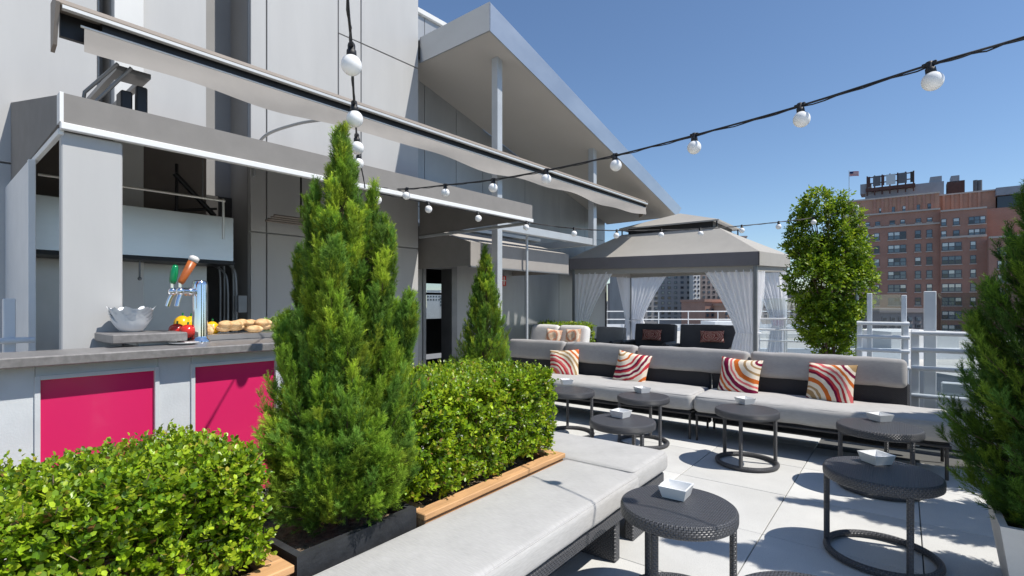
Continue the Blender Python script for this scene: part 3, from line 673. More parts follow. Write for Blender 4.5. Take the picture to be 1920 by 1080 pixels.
# ------------------------------------------------------------------ bar
bq = float((at_z(246, 622, 1.276) - FO) @ fd)
Q = Thing('bar_counter', 'bar with grey stone top and bright pink front panels', 'bar', (2.7, 1.2, 0), FF)
b = MB(); b.box(2.48, 2.90, -3.2, 2.85, 1.15, 1.20, .006); Q.part('ledge', b, 'countertop')
b = MB(); b.box(1.75, 2.478, 1.20, 2.85, 1.15, 1.20, .006); Q.part('counter_top', b, 'countertop')
b = MB(); b.box(2.18, 2.60, bq - .16, bq + .22, 1.222, 1.275, .006); Q.part('raised_shelf', b, 'countertop')
b = MB(); b.box(2.24, 2.54, bq - .02, bq + .18, 1.201, 1.221); Q.part('shelf_base', b, 'bar_frame')
pL = [PF(65, 705, 2.785)[0], PF(295, 686, 2.785)[0], PF(357, 680, 2.785)[0]]
wd = pL[1] - pL[0]; gp = pL[2] - pL[1]
pans = [(pL[0] - wd - gp, pL[1] - wd - gp), (pL[0], pL[1]), (pL[2], pL[2] + wd), (pL[2] + wd + gp, pL[2] + 2 * wd + gp)]
pz0, pz1 = .22, PF(65, 706, 2.785)[1]
xs = [-3.2] + [v for p in pans for v in p] + [pans[-1][1] + .12]
for i in range(0, len(xs), 2):
    b = MB(); b.box(2.76, 2.80, xs[i], xs[i + 1], .012, 1.148, .003); Q.part('stile', b, 'bar_frame')
for p0, p1 in pans:
    b = MB(); b.box(2.76, 2.80, p0 + .001, p1 - .001, pz1, 1.148, .003); Q.part('rail', b, 'bar_frame'); b = MB(); b.box(2.76, 2.80, p0 + .001, p1 - .001, .012, pz0, .003); Q.part('rail', b, 'bar_frame')
    b = MB(); w_ = .018
    b.box(2.785, 2.812, p0 - .004, p0 + w_, pz0 - .004, pz1 + .004, .002); b.box(2.785, 2.812, p1 - w_, p1 + .004, pz0 - .004, pz1 + .004, .002)
    b.box(2.785, 2.8115, p0 + w_, p1 - w_, pz1 - w_, pz1 + .004, .002); b.box(2.785, 2.8115, p0 + w_, p1 - w_, pz0 - .004, pz0 + w_, .002); Q.part('panel_frame', b, 'bar_frame')
    b = MB(); b.box(2.775, 2.79, p0 + w_ - .003, p1 - w_ + .003, pz0 + w_ - .003, pz1 - w_ + .003); Q.part('front_panel', b, 'pink')
b = MB(); b.box(1.80, 2.52, 1.24, 2.8, 0, 1.148); b.box(2.52, 2.755, -3.2, 2.8, 0, 1.148); Q.part('carcass', b, 'bar_frame')
# little white gate left of the bar
G = Thing('white_gate', 'white painted gate post with rail behind the left end of the bar', 'gate', (1.5, .5, 0), FF)
p = PF(17, 600, 1.45); b = MB(); b.box(1.42, 1.48, p[0] - .03, p[0] + .03, 0, PF(17, 560, 1.45)[1], .005); G.part('post', b, 'white_paint')
zz = PF(17, 638, 1.45)[1]
for q, dz in enumerate((0, -.25, -.5)): b = MB(); b.tube([(1.502, p[0] - .7, zz + dz), (1.502, p[0] + .12, zz + dz)], .02, 8); G.part('rail', b, 'white_paint')
b = MB(); b.box(1.42, 1.48, p[0] - .76, p[0] - .70, 0, zz + .25, .005); G.part('post', b, 'white_paint')

# beer tower and food
def on_counter(px, py, z=1.20):
    w = at_z(px, py, z); d = w - FO; return float(d @ fn), float(d @ fd)
tn, ts = on_counter(375, 641)
BT = Thing('beer_tower', 'chrome beer tower with green and orange tap handles on the bar', 'beer tap', (tn, ts, 1.20), FF)
f_ = 960 * (H - 1.20) / 71; hh = 115 / 960 * f_; rr = 13 / 960 * f_
b = MB(); b.lathe(tn, ts, [(rr * 1.35, 1.2005), (rr * 1.35, 1.21), (rr * 1.02, 1.225), (rr, 1.24), (rr, 1.20 + hh - .03), (rr * .93, 1.20 + hh - .008), (rr * .7, 1.20 + hh), (0, 1.20 + hh + .003)], 28); BT.part('column', b, 'chrome')
zt = 1.20 + hh - .075
dirs = [(-.35, -.94), (.32, -.95)]     # taps point along the bar towards the camera's left
for q, (dn, ds) in enumerate(((-.25, -.75), (.35, -.7))):
    b = MB(); e = (tn + dn * rr * 4.2, ts + ds * rr * 4.2, zt)
    b.tube([(tn + dn * rr * .8, ts + ds * rr * .8, zt), e], .019, 10); b.sphere((tn + dn * rr * 2.2, ts + ds * rr * 2.2, zt), .027, 10, 8)
    b.tube([(e[0] - dn * .01, e[1] - ds * .01, zt), (e[0] + dn * .02, e[1] + ds * .02, zt - .05), (e[0] + dn * .035, e[1] + ds * .035, zt - .095)], .014, 10)
    b.sphere((e[0], e[1], zt), .027, 10, 8); b.tube([(e[0], e[1], zt), (e[0], e[1], zt + .055)], .011, 8)
    tp = BT.part('faucet', b, 'chrome')
    if q == 0:
        b = MB(); b.lathe(0, 0, [(.0, 0), (.02, 0), (.029, .03), (.031, .10), (.026, .145), (.018, .165), (0, .17)], 14)
        b.xform(Matrix.Translation((e[0], e[1], zt + .05)) @ Matrix.Rotation(R(-8), 4, 'X') @ Matrix.Scale(.74, 4)); BT.part('tap_handle', b, 'tap_green', label='rounded green tap handle')
    else:
        M = Matrix.Translation((e[0], e[1], zt + .05)) @ Matrix.Rotation(R(-24), 4, 'X') @ Matrix.Rotation(R(8), 4, 'Y') @ Matrix.Scale(.78, 4)
        b = MB(); b.lathe(0, 0, [(0, 0), (.02, 0), (.026, .02), (.034, .20), (0, .201)], 14); b.xform(M); hdl = BT.part('tap_handle', b, 'tap_orange', label='tall orange tap handle shaped like a beer glass')
        b = MB(); b.lathe(0, 0, [(0, .202), (.036, .202), (.038, .235), (.02, .248), (0, .249)], 14); b.xform(M); BT.part('foam_cap', b, 'tap_white', parent=hdl)
# crumpled paper bowls, stacked
wpx = at_z(246, 622, 1.276); bn, bs_ = float((wpx - FO) @ fn), float((wpx - FO) @ fd)
BW = Thing('paper_bowl_stack', 'stack of crinkled white paper-lined bowls on the raised bar shelf', 'bowls', (bn, bs_, 1.275), FF)
for q in range(5):
    m_ = 40; P = np.zeros((7, m_ + 1, 3)); r_ = np.random.default_rng(q)
    for i in range(7):
        t = i / 6
        for j in range(m_ + 1):
            th = 2 * math.pi * j / m_; wob = (.006 * math.sin(7 * th + q) + .006 * math.sin(13 * th + 2 * q) + .004 * math.sin(29 * th + q)) * t ** 2
            r = .04 + (.062 + .004 * q) * t ** .8 + wob
            P[i, j] = (bn + r * math.cos(th), bs_ + r * math.sin(th), 1.2765 + .018 * q + .075 * t ** 1.5 + wob * 1.3)
    b = MB(); b.grid(P); b.disc(bn, bs_, 1.2766 + .018 * q, .052, 20); BW.part('bowl', b, 'paper')
# tray of bread
cn, cs = on_counter(455, 634)
TR = Thing('bread_tray', 'pale oblong tray heaped with bread rolls behind the beer tower', 'tray', (cn, cs, 1.20), FF)
L2, W2 = .34, .14
b = MB(); b.hexa([(cn - W2 * .8, cs - L2 * .88, 1.201), (cn + W2 * .8, cs - L2 * .88, 1.201), (cn + W2 * .8, cs + L2 * .88, 1.201), (cn - W2 * .8, cs + L2 * .88, 1.201)],
                 [(cn - W2, cs - L2, 1.24), (cn + W2, cs - L2, 1.24), (cn + W2, cs + L2, 1.24), (cn - W2, cs + L2, 1.24)]); TR.part('dish', b, 'stainless')
r_ = np.random.default_rng(3)
for q in range(15):
    u, v = r_.uniform(-.28, .22), r_.uniform(-.09, .09); z = 1.245 + .03 * (1 - abs(v) / .12) + (.03 if q > 8 else 0)
    b = MB(); b.sphere((cn + v, cs + u, z + .012), .042, 14, 10, (1.0 + r_.uniform(-.1, .2), 1.3 + r_.uniform(-.2, .3), .66), .06)
    solo('bread_roll', b, 'bread', 'golden bread roll heaped on the oblong tray', 'bread', 'bread rolls on the tray', frame=FF, base=(cn + v, cs + u, z))
cbn, cbs = on_counter(345, 640, 1.20); cbn = 2.15
CB = Thing('cutting_board', 'thick dark board under the tomatoes and peppers on the bar', 'board', (cbn, cbs, 1.20), FF); b = MB(); b.box(cbn - .13, cbn + .16, cbs - .16, cbs + .20, 1.201, 1.225, .006); CB.part('slab', b, 'countertop')
def veg(px, py, r, m, name, label, cat, group=None, z=1.227, sc=(1, 1, .92)):
    n_, s_ = on_counter(px, py, z); b = MB(); b.sphere((n_, s_, z + r * sc[2] + .001), r, 16, 12, sc, .06)
    t = Thing(name, label, cat, (n_, s_, z), FF, group); t.part('flesh', b, m)
    b = MB(); b.tube([(n_, s_, z + r * 1.75 * sc[2]), (n_ + .008, s_, z + r * 2.15 * sc[2] + .01)], .006, 6); t.part('stem', b, 'tap_green')
veg(332, 633, .05, 'red_veg', 'tomato', 'ripe red tomato on the bar beside the beer tower', 'tomato', 'tomatoes on the bar')
veg(352, 634, .048, 'red_veg', 'tomato', 'ripe red tomato on the bar beside the beer tower', 'tomato', 'tomatoes on the bar')
veg(342, 629, .056, 'yellow_veg', 'yellow_pepper', 'yellow pepper behind the tomatoes on the bar', 'pepper', 'yellow peppers on the bar', sc=(1, 1, 1.25))
veg(358, 628, .054, 'yellow_veg', 'yellow_pepper', 'yellow pepper behind the tomatoes on the bar', 'pepper', 'yellow peppers on the bar', sc=(1, 1, 1.25))
veg(398, 629, .045, 'yellow_veg', 'yellow_pepper', 'yellow pepper lying by the bread tray', 'pepper', None, sc=(1, 1, 1.1))
n_, s_ = on_counter(345, 646)
pt = Thing('garnish_plate', 'small white plate at the foot of the beer tower', 'plate', (n_, s_, 1.20), FF); b = MB(); b.lathe(n_, s_, [(0, 1.2012), (.05, 1.202), (.08, 1.213), (.082, 1.216), (.05, 1.207), (0, 1.2065)], 24); pt.part('dish', b, 'ceramic')

# ================================================================== FURNITURE
# ---- side tables: round wicker top on three legs with a ring foot
def make_table(name, h, rad, seed):
    t = Thing(name, 'x', 'table')
    b = MB(); th = .062
    b.lathe(0, 0, [(rad - .012, h - th), (rad - .002, h - th + .008), (rad, h - th + .02), (rad, h - .016), (rad - .004, h - .006), (rad - .012, h - .0005)], 64)
    b.disc(0, 0, h - .0005, rad - .012, 64); b.disc(0, 0, h - th, rad - .012, 64, True); t.part('top', b, 'wicker')
    Rg = rad - .02
    for k in range(3):
        a = seed + k * 2 * math.pi / 3; b = MB(); b.tube([(Rg * math.cos(a), Rg * math.sin(a), .03), (Rg * math.cos(a), Rg * math.sin(a), h - th + .002)], .0165, 10); t.part('leg', b, 'wicker')
    b = MB(); b.torus(0, 0, .021, Rg, .019, 56, 10, 1.05); t.part('ring_foot', b, 'wicker')
    return t.o
TALL, LOW = .497, .285
tabs = []
def S(p): return (p[0], p[1])
spec = [((1400, 767), TALL, .27, 'tall round wicker table before the joint of the two long sofas', 1.15),
        ((1206, 742), TALL, .265, 'tall round wicker table overlapped by the one at the bench corner', .15),
        ((1167, 787), TALL, .268, 'round wicker table squeezed between the bench corner and another table', 2.2),
        ((1070, 731), TALL, .265, 'round wicker table half behind the clipped hedge', .75),
        ((1648, 798), TALL, .285, 'tall round wicker table before the shaded sofa end', 2.0),
        ((1652, 882), TALL, .287, 'tall round wicker table crossed by a thin shadow, beside the dark conifer', 1.62),
        ((1271, 945), TALL, .268, 'tall round wicker table standing right against the grey bench', 1.05),
        ((1535, 1152), TALL, .268, 'round wicker table without any dish on it', .4)]
for i, ((px, py), h, rad, lab, sd) in enumerate(spec):
    o = make_table('side_table', h, rad, sd + 3.6); p = at_z(px, py, h); o.location = (p[0], p[1], 0.001); o['label'] = lab; o['group'] = 'round wicker side tables'
    tabs.append((p, h))
# ---- square white dishes on the tables
def make_dish(w=.118, hh=.056):
    b = MB(); t, s2, wl = w / 2, w / 2 * .78, .007
    o1 = [(-s2, -s2, 0), (s2, -s2, 0), (s2, s2, 0), (-s2, s2, 0)]; o2 = [(-t, -t, hh), (t, -t, hh), (t, t, hh), (-t, t, hh)]
    i1 = [(-s2 + wl, -s2 + wl, wl), (s2 - wl, -s2 + wl, wl), (s2 - wl, s2 - wl, wl), (-s2 + wl, s2 - wl, wl)]; i2 = [(-t + wl, -t + wl, hh), (t - wl, -t + wl, hh), (t - wl, t - wl, hh), (-t + wl, t - wl, hh)]
    v = o1 + o2 + i1 + i2; f = [(3, 2, 1, 0), (8, 9, 10, 11)]
    for k in range(4):
        k2 = (k + 1) % 4; f += [(k, k2, 4 + k2, 4 + k), (4 + k, 4 + k2, 12 + k2, 12 + k), (12 + k, 12 + k2, 8 + k2, 8 + k)]
    b.add(v, f); me = make_mesh('square_dish', b); me.materials.append(MATS['ceramic']); return me
dm = make_dish()
dish = [((1397, 757), 0, .35, 'before the sofa joint'), ((1204, 736), 1, .45, 'overlapped by another table'), ((1164, 782), 2, .75, ''), ((1062, 720), 3, .15, 'half behind the hedge'), ((1650, 789), 4, .2, 'before the shaded sofa end'), ((1643, 868), 5, .15, 'crossed by a thin shadow'), ((1268, 931), 6, .95, 'standing against the grey bench')]
for (px, py), ti, rz, w in dish:
    h = tabs[ti][1]; p = at_z(px, py, h); o = bpy.data.objects.new('square_dish', dm); COL.objects.link(o)
    o.location = (p[0], p[1], h + .0025); o.rotation_euler = (0, 0, YAW + rz); o.scale = (1.15, 1.15, 1.0)
    tag(o, 'square white dish on the wicker table at the bench corner' if ti == 2 else 'square white dish on the tall wicker table ' + w if ti != 3 else 'square white dish on the wicker table half behind the hedge', 'dish', 'white dishes on the side tables')

# ---- long sofas
def sofa(name, label, X0, X1, bx0, bx1, bolsters, seats, YF=5.51, seed=0, legsx=()):
    t = Thing(name, label, 'sofa', ((X0 + X1) / 2, YF + .35, 0), group='long outdoor sofas')
    for i, (a, b_) in enumerate(seats):
        b = MB(); b.cushion(a + .006, b_ - .006, YF - .03, YF + .66, .305, .482, .055, .014, .0022, seed + i); sc_ = t.part('seat_cushion', b, 'cushion_light'); t.part('piping', piping(a + .006, b_ - .006, YF - .03, YF + .66, .470, .055), 'cushion_light', parent=sc_)
    for i, (a, b_) in enumerate(bolsters):
        b = MB(); b.cushion(a + .008, b_ - .008, YF + .62, YF + .80, .64, .912, .046, .010, .0028, seed + 10 + i)
        st = 0; M = Matrix.Translation((0, YF + .71, .66)) @ Matrix.Rotation(R(-10), 4, 'X') @ Matrix.Translation((0, -(YF + .71), -.66)); b.xform(M); t.part('back_cushion', b, 'cushion_grey')
    b = MB(); b.box(bx0, bx1, YF + .675, YF + .745, .05, .69, .02); t.part('back_panel', b, 'wicker_fine')
    b = MB(); b.box(X0 + .03, X1 - .03, YF + .02, YF + .672, .275, .302, .004); t.part('seat_deck', b, 'wicker_fine')
    b = MB(); b.tube([(X0 + .02, YF + .012, .272), (X1 - .02, YF + .012, .272)], .014, 8); t.part('front_rail', b, 'frame_tube')
    for x in legsx:
        b = MB(); b.tube([(x, YF + .012, .0), (x, YF + .012, .262)], .0135, 8); t.part('leg', b, 'frame_tube')
        b = MB(); b.tube([(x, YF + .64, .0), (x, YF + .64, .274)], .0135, 8); t.part('leg', b, 'frame_tube')
    return t
sofa('long_sofa', 'long outdoor sofa with dark wicker back, running behind the small cone-shaped conifer', -4.8, -1.79, -4.8, -1.80, [(-4.8, -3.80), (-3.80, -2.73), (-2.72, -1.385)], [(-4.8, -1.79)], seed=1, legsx=(-4.7, -1.825))
sofa('long_sofa', 'long outdoor sofa with dark wicker back, partly shaded by the big dark conifer', -1.785, .33, -1.788, .045, [(-1.375, .03)], [(-1.785, .33)], seed=4, legsx=(-1.75, .28))

# ---- striped cushions
CR = (.82, .72, .58); RD = (.56, .05, .06); OR = (.62, .15, .03); PU = (.20, .012, .05); TN = (.42, .27, .13); PK = (.70, .16, .16); YL = (.80, .36, .05)
def pillow_mesh(w, hgt, th=.085, nseg=22):
    b = MB(); us = np.linspace(-1, 1, nseg)
    for sgn in (1, -1):
        P = np.zeros((nseg, nseg, 3))
        for i, v in enumerate(us):
            for j, u in enumerate(us):
                t = max(0, (1 - u ** 4) * (1 - v ** 4)) ** .55
                px = w / 2 * u * (1 - .07 * (1 - v * v)); pz = hgt / 2 * v * (1 - .07 * (1 - u * u))
                P[i, j] = (px, -sgn * (th * t + .004) + .006 * math.sin(5 * u + 3 * v) * t, pz)
        if sgn < 0: P = P[:, ::-1]
        st = len(b.f); b.grid(P)
        if sgn < 0:
            for k in range(st, len(b.f)): b.uv[k] = [(1 - q[0], q[1]) for q in b.uv[k]]
    return b
def pillow(px, py, Y, w, hgt, mat, label, tilt=-16, yaw=0, roll=0, z0=None, cat='cushion', group=None, th=.085):
    p = at_y(px, py, Y); b = pillow_mesh(w, hgt, th)
    me = make_mesh('throw_cushion', b); me.materials.append(MATS[mat]); o = bpy.data.objects.new('throw_cushion', me); COL.objects.link(o)
    o.location = (p[0], Y, p[2] if z0 is None else z0); o.rotation_euler = (Matrix.Rotation(R(yaw), 3, 'Z') @ Matrix.Rotation(R(tilt), 3, 'X') @ Matrix.Rotation(R(roll), 3, 'Y')).to_euler()
    return tag(o, label, cat, group)
ST = [CR, RD, CR, OR, CR, TN, CR, OR, CR, PK, CR, PU, RD, CR, PK, CR]
pillowmat('stripes_a', .05, .02, .10, [TN, CR, TN, CR, OR, CR, OR, PK, CR, RD, CR, RD, PK, CR, RD, CR], 1.02)
pillowmat('stripes_b', .12, .98, .02, [OR, CR, TN, CR, CR, OR, CR, CR, RD, CR, PU, RD, CR, PU, CR, RD, CR, CR], .92)
pillowmat('stripes_c', .97, .97, .04, [OR, CR, PU, CR, TN, CR, CR, TN, CR, CR, OR, OR, CR, PK, CR, PU, PU, CR, RD, CR], .95)
pillowmat('stripes_d', .03, .03, .0, [OR, CR, PU, CR, TN, TN, CR, TN, CR, CR, OR, OR, CR, CR, PU, RD, CR, RD, CR, PK, CR], .95)
pillowmat('peach_swirl', .5, .6, .0, [(.75, .50, .32), (.80, .62, .45), (.72, .33, .2), (.82, .66, .5), (.70, .42, .28)], 1.6, .3)
pillowmat('zigzag_red', .5, .5, .0, [(.22, .06, .055), (.42, .24, .2), (.28, .07, .06), (.5, .32, .27)], 5.0, .3)
pillow(1058, 684, 6.05, .43, .43, 'stripes_a', 'striped cushion with tan rings at its lower corner', -18, 14, -4)
pillow(1184, 693, 6.03, .44, .44, 'stripes_b', 'striped cushion leaning over, rings from its upper corner, tassel end low', -18, 6, 8)
pillow(1386, 709, 6.03, .45, .45, 'stripes_c', 'striped cushion with orange spot in its upper corner, near the sofa joint', -18, -6, 2)
pillow(1557, 722, 6.02, .46, .44, 'stripes_d', 'striped cushion with purple arch in its lower corner, near the shaded sofa end', -16, -20, -2)

# ---- L-shaped bench along the planters
BZ = .44
N_ = Thing('wicker_bench', 'long low wicker bench with pale grey cushions beside the planters', 'bench', (-1.5, 1.5, 0))
b = MB(); b.cushion(-1.752, -1.235, -1.6, 2.86, .315, BZ + .006, .036, .006, .0012, 21); sc_ = N_.part('seat_cushion', b, 'cushion_light'); N_.part('piping', piping(-1.752, -1.235, -1.6, 2.86, BZ - .003, .036), 'cushion_light', parent=sc_)
b = MB(); b.cushion(-2.24, -1.275, 2.868, 3.43, .315, BZ + .008, .042, .010, .0012, 22); sc_ = N_.part('seat_cushion', b, 'cushion_light'); N_.part('piping', piping(-2.24, -1.275, 2.868, 3.43, BZ - .002, .042), 'cushion_light', parent=sc_)
b = MB(); b.box(-1.73, -1.255, -1.55, 2.86, .235, .305, .01); N_.part('bench_frame', b, 'wicker'); b = MB(); b.box(-2.22, -1.30, 2.88, 3.41, .235, .305, .01); N_.part('bench_frame', b, 'wicker')
for y_ in (-1.4, .9, 2.62):
    b = MB(); b.box(-1.70, -1.28, y_, y_ + .06, .001, .234, .006); N_.part('leg', b, 'wicker')
for x_ in (-2.2, -1.37):
    b = MB(); b.box(x_, x_ + .06, 2.93, 3.37, .001, .234, .006); N_.part('leg', b, 'wicker')

# ---- pale loveseat behind the sofa
LV = Thing('pale_loveseat', 'pale high-backed loveseat behind the long sofa', 'sofa', (-5.1, 8.0, 0))
lx0, lx1, ly = at_y(992, 640, 8.0)[0], at_y(1098, 640, 8.0)[0], 8.0
b = MB(); b.box(lx0 + .05, lx1 - .05, ly - .75, ly + .1, .08, .30, .02); LV.part('base', b, 'wicker_fine')
b = MB(); b.cushion(lx0, lx1, ly - .78, ly, .30, .46, .06, .015, .002, 31); LV.part('seat_cushion', b, 'cushion_white')
md = (lx0 + lx1) / 2
for q, (a, c) in enumerate(((lx0, md), (md, lx1))):
    b = MB(); b.cushion(a + .004, c - .004, ly - .08, ly + .10, .46, 1.06, .07, .02, .002, 32 + q); b.xform(Matrix.Translation((0, ly, .46)) @ Matrix.Rotation(R(-14), 4, 'X') @ Matrix.Translation((0, -ly, -.46))); LV.part('back_cushion', b, 'cushion_white')
for x_ in (lx0 + .08, lx1 - .12): b = MB(); b.box(x_, x_ + .04, ly - .7, ly - .66, 0, .08); LV.part('leg', b, 'frame_tube')
for q, px in enumerate((1037, 1074)): pillow(px, 634, ly - .18, .33, .33, 'peach_swirl', ('peach swirled cushion on the pale loveseat, on the half beside the thin pole', 'peach swirled cushion on the pale loveseat, on the half beside the gazebo')[q], -14, 5 - 12 * q, 6 - 9 * q, group='peach cushions', th=.06)

# ---- gazebo ---------------------------------------------------------
A_, B_, C_, D_ = (-5.82, 9.65), (-1.99, 9.65), (-1.99, 12.70), (-5.82, 12.70)
zb = {'A': 2.20, 'B': 2.12, 'C': 2.26, 'D': 2.24}; zt = {'A': 2.44, 'B': 2.365, 'C': 2.52, 'D': 2.48}
cor = [('A', A_), ('B', B_), ('C', C_), ('D', D_)]
GZB = Thing('gazebo', 'cloth-roofed gazebo with tied white curtains', 'gazebo', (-3.9, 11.17, 0))
for k in range(4):
    (a, p), (c, q) = cor[k], cor[(k + 1) % 4]
    dx, dy = q[0] - p[0], q[1] - p[1]; L = math.hypot(dx, dy); nx, ny = -dy / L * .012, dx / L * .012
    b = MB(); b.hexa([(p[0], p[1], zb[a]), (q[0], q[1], zb[c]), (q[0] + nx, q[1] + ny, zb[c]), (p[0] + nx, p[1] + ny, zb[a])], [(p[0], p[1], zt[a]), (q[0], q[1], zt[c]), (q[0] + nx, q[1] + ny, zt[c]), (p[0] + nx, p[1] + ny, zt[a])])
    GZB.part('valance', b, 'shade_cloth_shaded' if k == 0 else 'shade_cloth')  # front valance painted darker for its shaded side
vx, vy, vz = 1.0, .8, 2.965; CXg, CYg = -3.905, 11.175
inn = [(CXg - vx, CYg - vy), (CXg + vx, CYg - vy), (CXg + vx, CYg + vy), (CXg - vx, CYg + vy)]
for k in range(4):
    (a, p), (c, q) = cor[k], cor[(k + 1) % 4]; i0, i1 = inn[k], inn[(k + 1) % 4]
    P = np.zeros((8, 14, 3))
    for i in range(8):
        t = i / 7
        for j in range(14):
            u = j / 13
            e0 = np.array([p[0] * (1 - u) + q[0] * u, p[1] * (1 - u) + q[1] * u, zt[a] * (1 - u) + zt[c] * u]); e1 = np.array([i0[0] * (1 - u) + i1[0] * u, i0[1] * (1 - u) + i1[1] * u, vz])
            P[i, j] = e0 * (1 - t) + e1 * t; P[i, j, 2] -= .035 * math.sin(math.pi * u) * math.sin(math.pi * t)
    b = MB(); b.grid(P); GZB.part('roof_cloth', b, 'shade_cloth')
pk = np.array([CXg, CYg, 3.44]); ux, uy, uz = 1.05, .85, 3.10
inn2 = [(CXg - ux, CYg - uy), (CXg + ux, CYg - uy), (CXg + ux, CYg + uy), (CXg - ux, CYg + uy)]
for k in range(4):
    i0, i1 = inn2[k], inn2[(k + 1) % 4]; b = MB(); b.add([(i0[0], i0[1], uz), (i1[0], i1[1], uz), pk], [(0, 1, 2)]); b.add([(i0[0], i0[1], uz - .03), (i1[0], i1[1], uz - .03), (i1[0], i1[1], uz), (i0[0], i0[1], uz)], [(0, 1, 2, 3)]); GZB.part('top_cloth', b, 'shade_cloth')
b = MB()
for k in range(4): i0, i1 = inn[k], inn[(k + 1) % 4]; b.tube([(i0[0], i0[1], vz - .02), (i1[0], i1[1], vz - .02)], .02, 6); b.tube([(i0[0], i0[1], vz - .02), (i0[0], i0[1], uz - .01)], .015, 6)
b.box(CXg - vx + .10, CXg + vx - .10, CYg - vy + .10, CYg + vy - .10, vz - .04, uz - .005); GZB.part('vent_frame_and_shade', b, 'dark_metal')  # dark box fills the open vent in place of its shade
posts = {}
for k, (a, p) in enumerate(cor):
    x = p[0] + (.08 if p[0] < -4 else -.08); y = p[1] + (.08 if p[1] < 11 else -.08); posts[a] = (x, y)
    b = MB(); b.box(x - .03, x + .03, y - .03, y + .03, 0, zt[a] - .02, .004); GZB.part('post', b, 'grey_steel')
for a, c in (('A', 'B'), ('B', 'C'), ('C', 'D'), ('D', 'A')):
    p, q = posts[a], posts[c]; dx, dy = q[0] - p[0], q[1] - p[1]; L = math.hypot(dx, dy); ox, oy = dx / L * .032, dy / L * .032
    b = MB(); w_ = .03 if abs(dx) > abs(dy) else 0; v_ = .03 - w_
    z0a, z0c = zb[a] - .10, zb[c] - .10
    b.hexa([(p[0] + ox - v_, p[1] + oy - w_, z0a), (q[0] - ox - v_, q[1] - oy - w_, z0c), (q[0] - ox + v_, q[1] - oy + w_, z0c), (p[0] + ox + v_, p[1] + oy + w_, z0a)], [(p[0] + ox - v_, p[1] + oy - w_, z0a + .14), (q[0] - ox - v_, q[1] - oy - w_, z0c + .14), (q[0] - ox + v_, q[1] - oy + w_, z0c + .14), (p[0] + ox + v_, p[1] + oy + w_, z0a + .14)])
    GZB.part('beam', b, 'shade_cloth')
def curtain(post, toward, span, off, ztop, tie=.95, seed=0):
    p = np.array([*posts[post], 0.]); t = np.array([*posts[toward], 0.]); d = t - p; d /= np.linalg.norm(d); nrm = np.array([-d[1], d[0], 0])
    nu, nv = 56, 30; P = np.zeros((nv, nu, 3)); r_ = np.random.default_rng(seed); nf = 7
    for i in range(nv):
        z = .02 + (ztop - .02) * i / (nv - 1); f = z / ztop; tz = tie / ztop
        if f > tz: k = (f - tz) / (1 - tz); w = span * (.34 + .66 * k ** 1.2)
        else: k = (tz - f) / tz; w = span * (.34 + .22 * k ** .7)
        for j in range(nu):
            u = j / (nu - 1); amp = .028 + .012 * math.sin(seed + i * .2)
            if abs(f - tz) < .03: amp *= .5
            P[i, j] = p + d * (.035 + w * u) + nrm * (off + amp * math.sin(u * nf * 2 * math.pi + .6 * math.sin(f * 4 + seed)) + .008 * math.sin(17 * u + 9 * f)) + up * z
    b = MB(); b.grid(P); c = GZB.part('curtain', b, 'curtain')
    b = MB(); q = p + d * (.035 + span * .135) + nrm * off + up * tie
    ring = [q + d * (span * .15) * math.cos(a) + nrm * .06 * math.sin(a) + up * .02 * math.cos(a * .5) for a in np.linspace(0, 2 * math.pi, 16)]
    b.tube(ring, .012, 6); GZB.part('tie_band', b, 'curtain', parent=c)
curtain('A', 'B', .92, .0, 2.12, 1.05, 1); curtain('B', 'A', .85, .0, 2.06, .92, 2); curtain('B', 'C', .62, .0, 2.05, .95, 3); curtain('C', 'B', .6, .0, 2.16, .95, 4)
curtain('C', 'D', .7, .0, 2.16, .95, 5); curtain('D', 'C', .95, .0, 2.16, 1.05, 6); curtain('D', 'A', .75, .0, 2.16, 1.0, 7); curtain('A', 'D', .5, .0, 2.12, 1.0, 8)

# dark lounge furniture under the gazebo
def lounge(name, label, px0, px1, pytop, Y, seat_z=.42, mat='cushion_dark', arms=True, seatpx=None, dp=.8):
    x0, x1 = at_y(px0, 640, Y)[0], at_y(px1, 640, Y)[0]; ztp = at_y((px0 + px1) / 2, pytop, Y)[2]
    t = Thing(name, label, 'armchair' if x1 - x0 < 1.2 else 'sofa', ((x0 + x1) / 2, Y - .3, 0))
    b = MB(); b.box(x0, x1, Y - dp + .05, Y + .05, .06, .30, .02); t.part('base', b, 'wicker_fine')
    b = MB(); b.cushion(x0 + .1, x1 - .1, Y - dp, Y - .12, .30, seat_z, .05, .015, .002, 40); t.part('seat_cushion', b, mat)
    b = MB(); b.cushion(x0 + .01, x1 - .01, Y - .12, Y + .06, .305, ztp, .03, .01, .002, 41); b.xform(Matrix.Translation((0, Y, .4)) @ Matrix.Rotation(R(-7), 4, 'X') @ Matrix.Translation((0, -Y, -.4))); t.part('backrest', b, mat)
    if arms:
        for xa in (x0 - .05, x1 - .05): b = MB(); b.box(xa, xa + .1, Y - dp + .03, Y - .1, .061, .62, .03); t.part('armrest', b, 'wicker_fine')
    for xa in (x0 + .05, x1 - .1): b = MB(); b.box(xa, xa + .05, Y - dp + .1, Y - dp + .15, 0, .06); t.part('leg', b, 'frame_tube')
lounge('lounge_chair', 'dark wicker lounge chair with plain grey back under the gazebo curtain', 1120, 1172, 614, 11.2, mat='cushion_grey')
lounge('lounge_chair', 'dark wicker armchair holding a red patterned cushion under the gazebo', 1192, 1268, 608, 11.4)
lounge('lounge_sofa', 'dark wicker sofa holding a red patterned cushion under the gazebo', 1276, 1388, 610, 10.9)
b = MB(); x0, x1 = at_y(1100, 640, 10.2)[0], at_y(1148, 640, 10.2)[0]
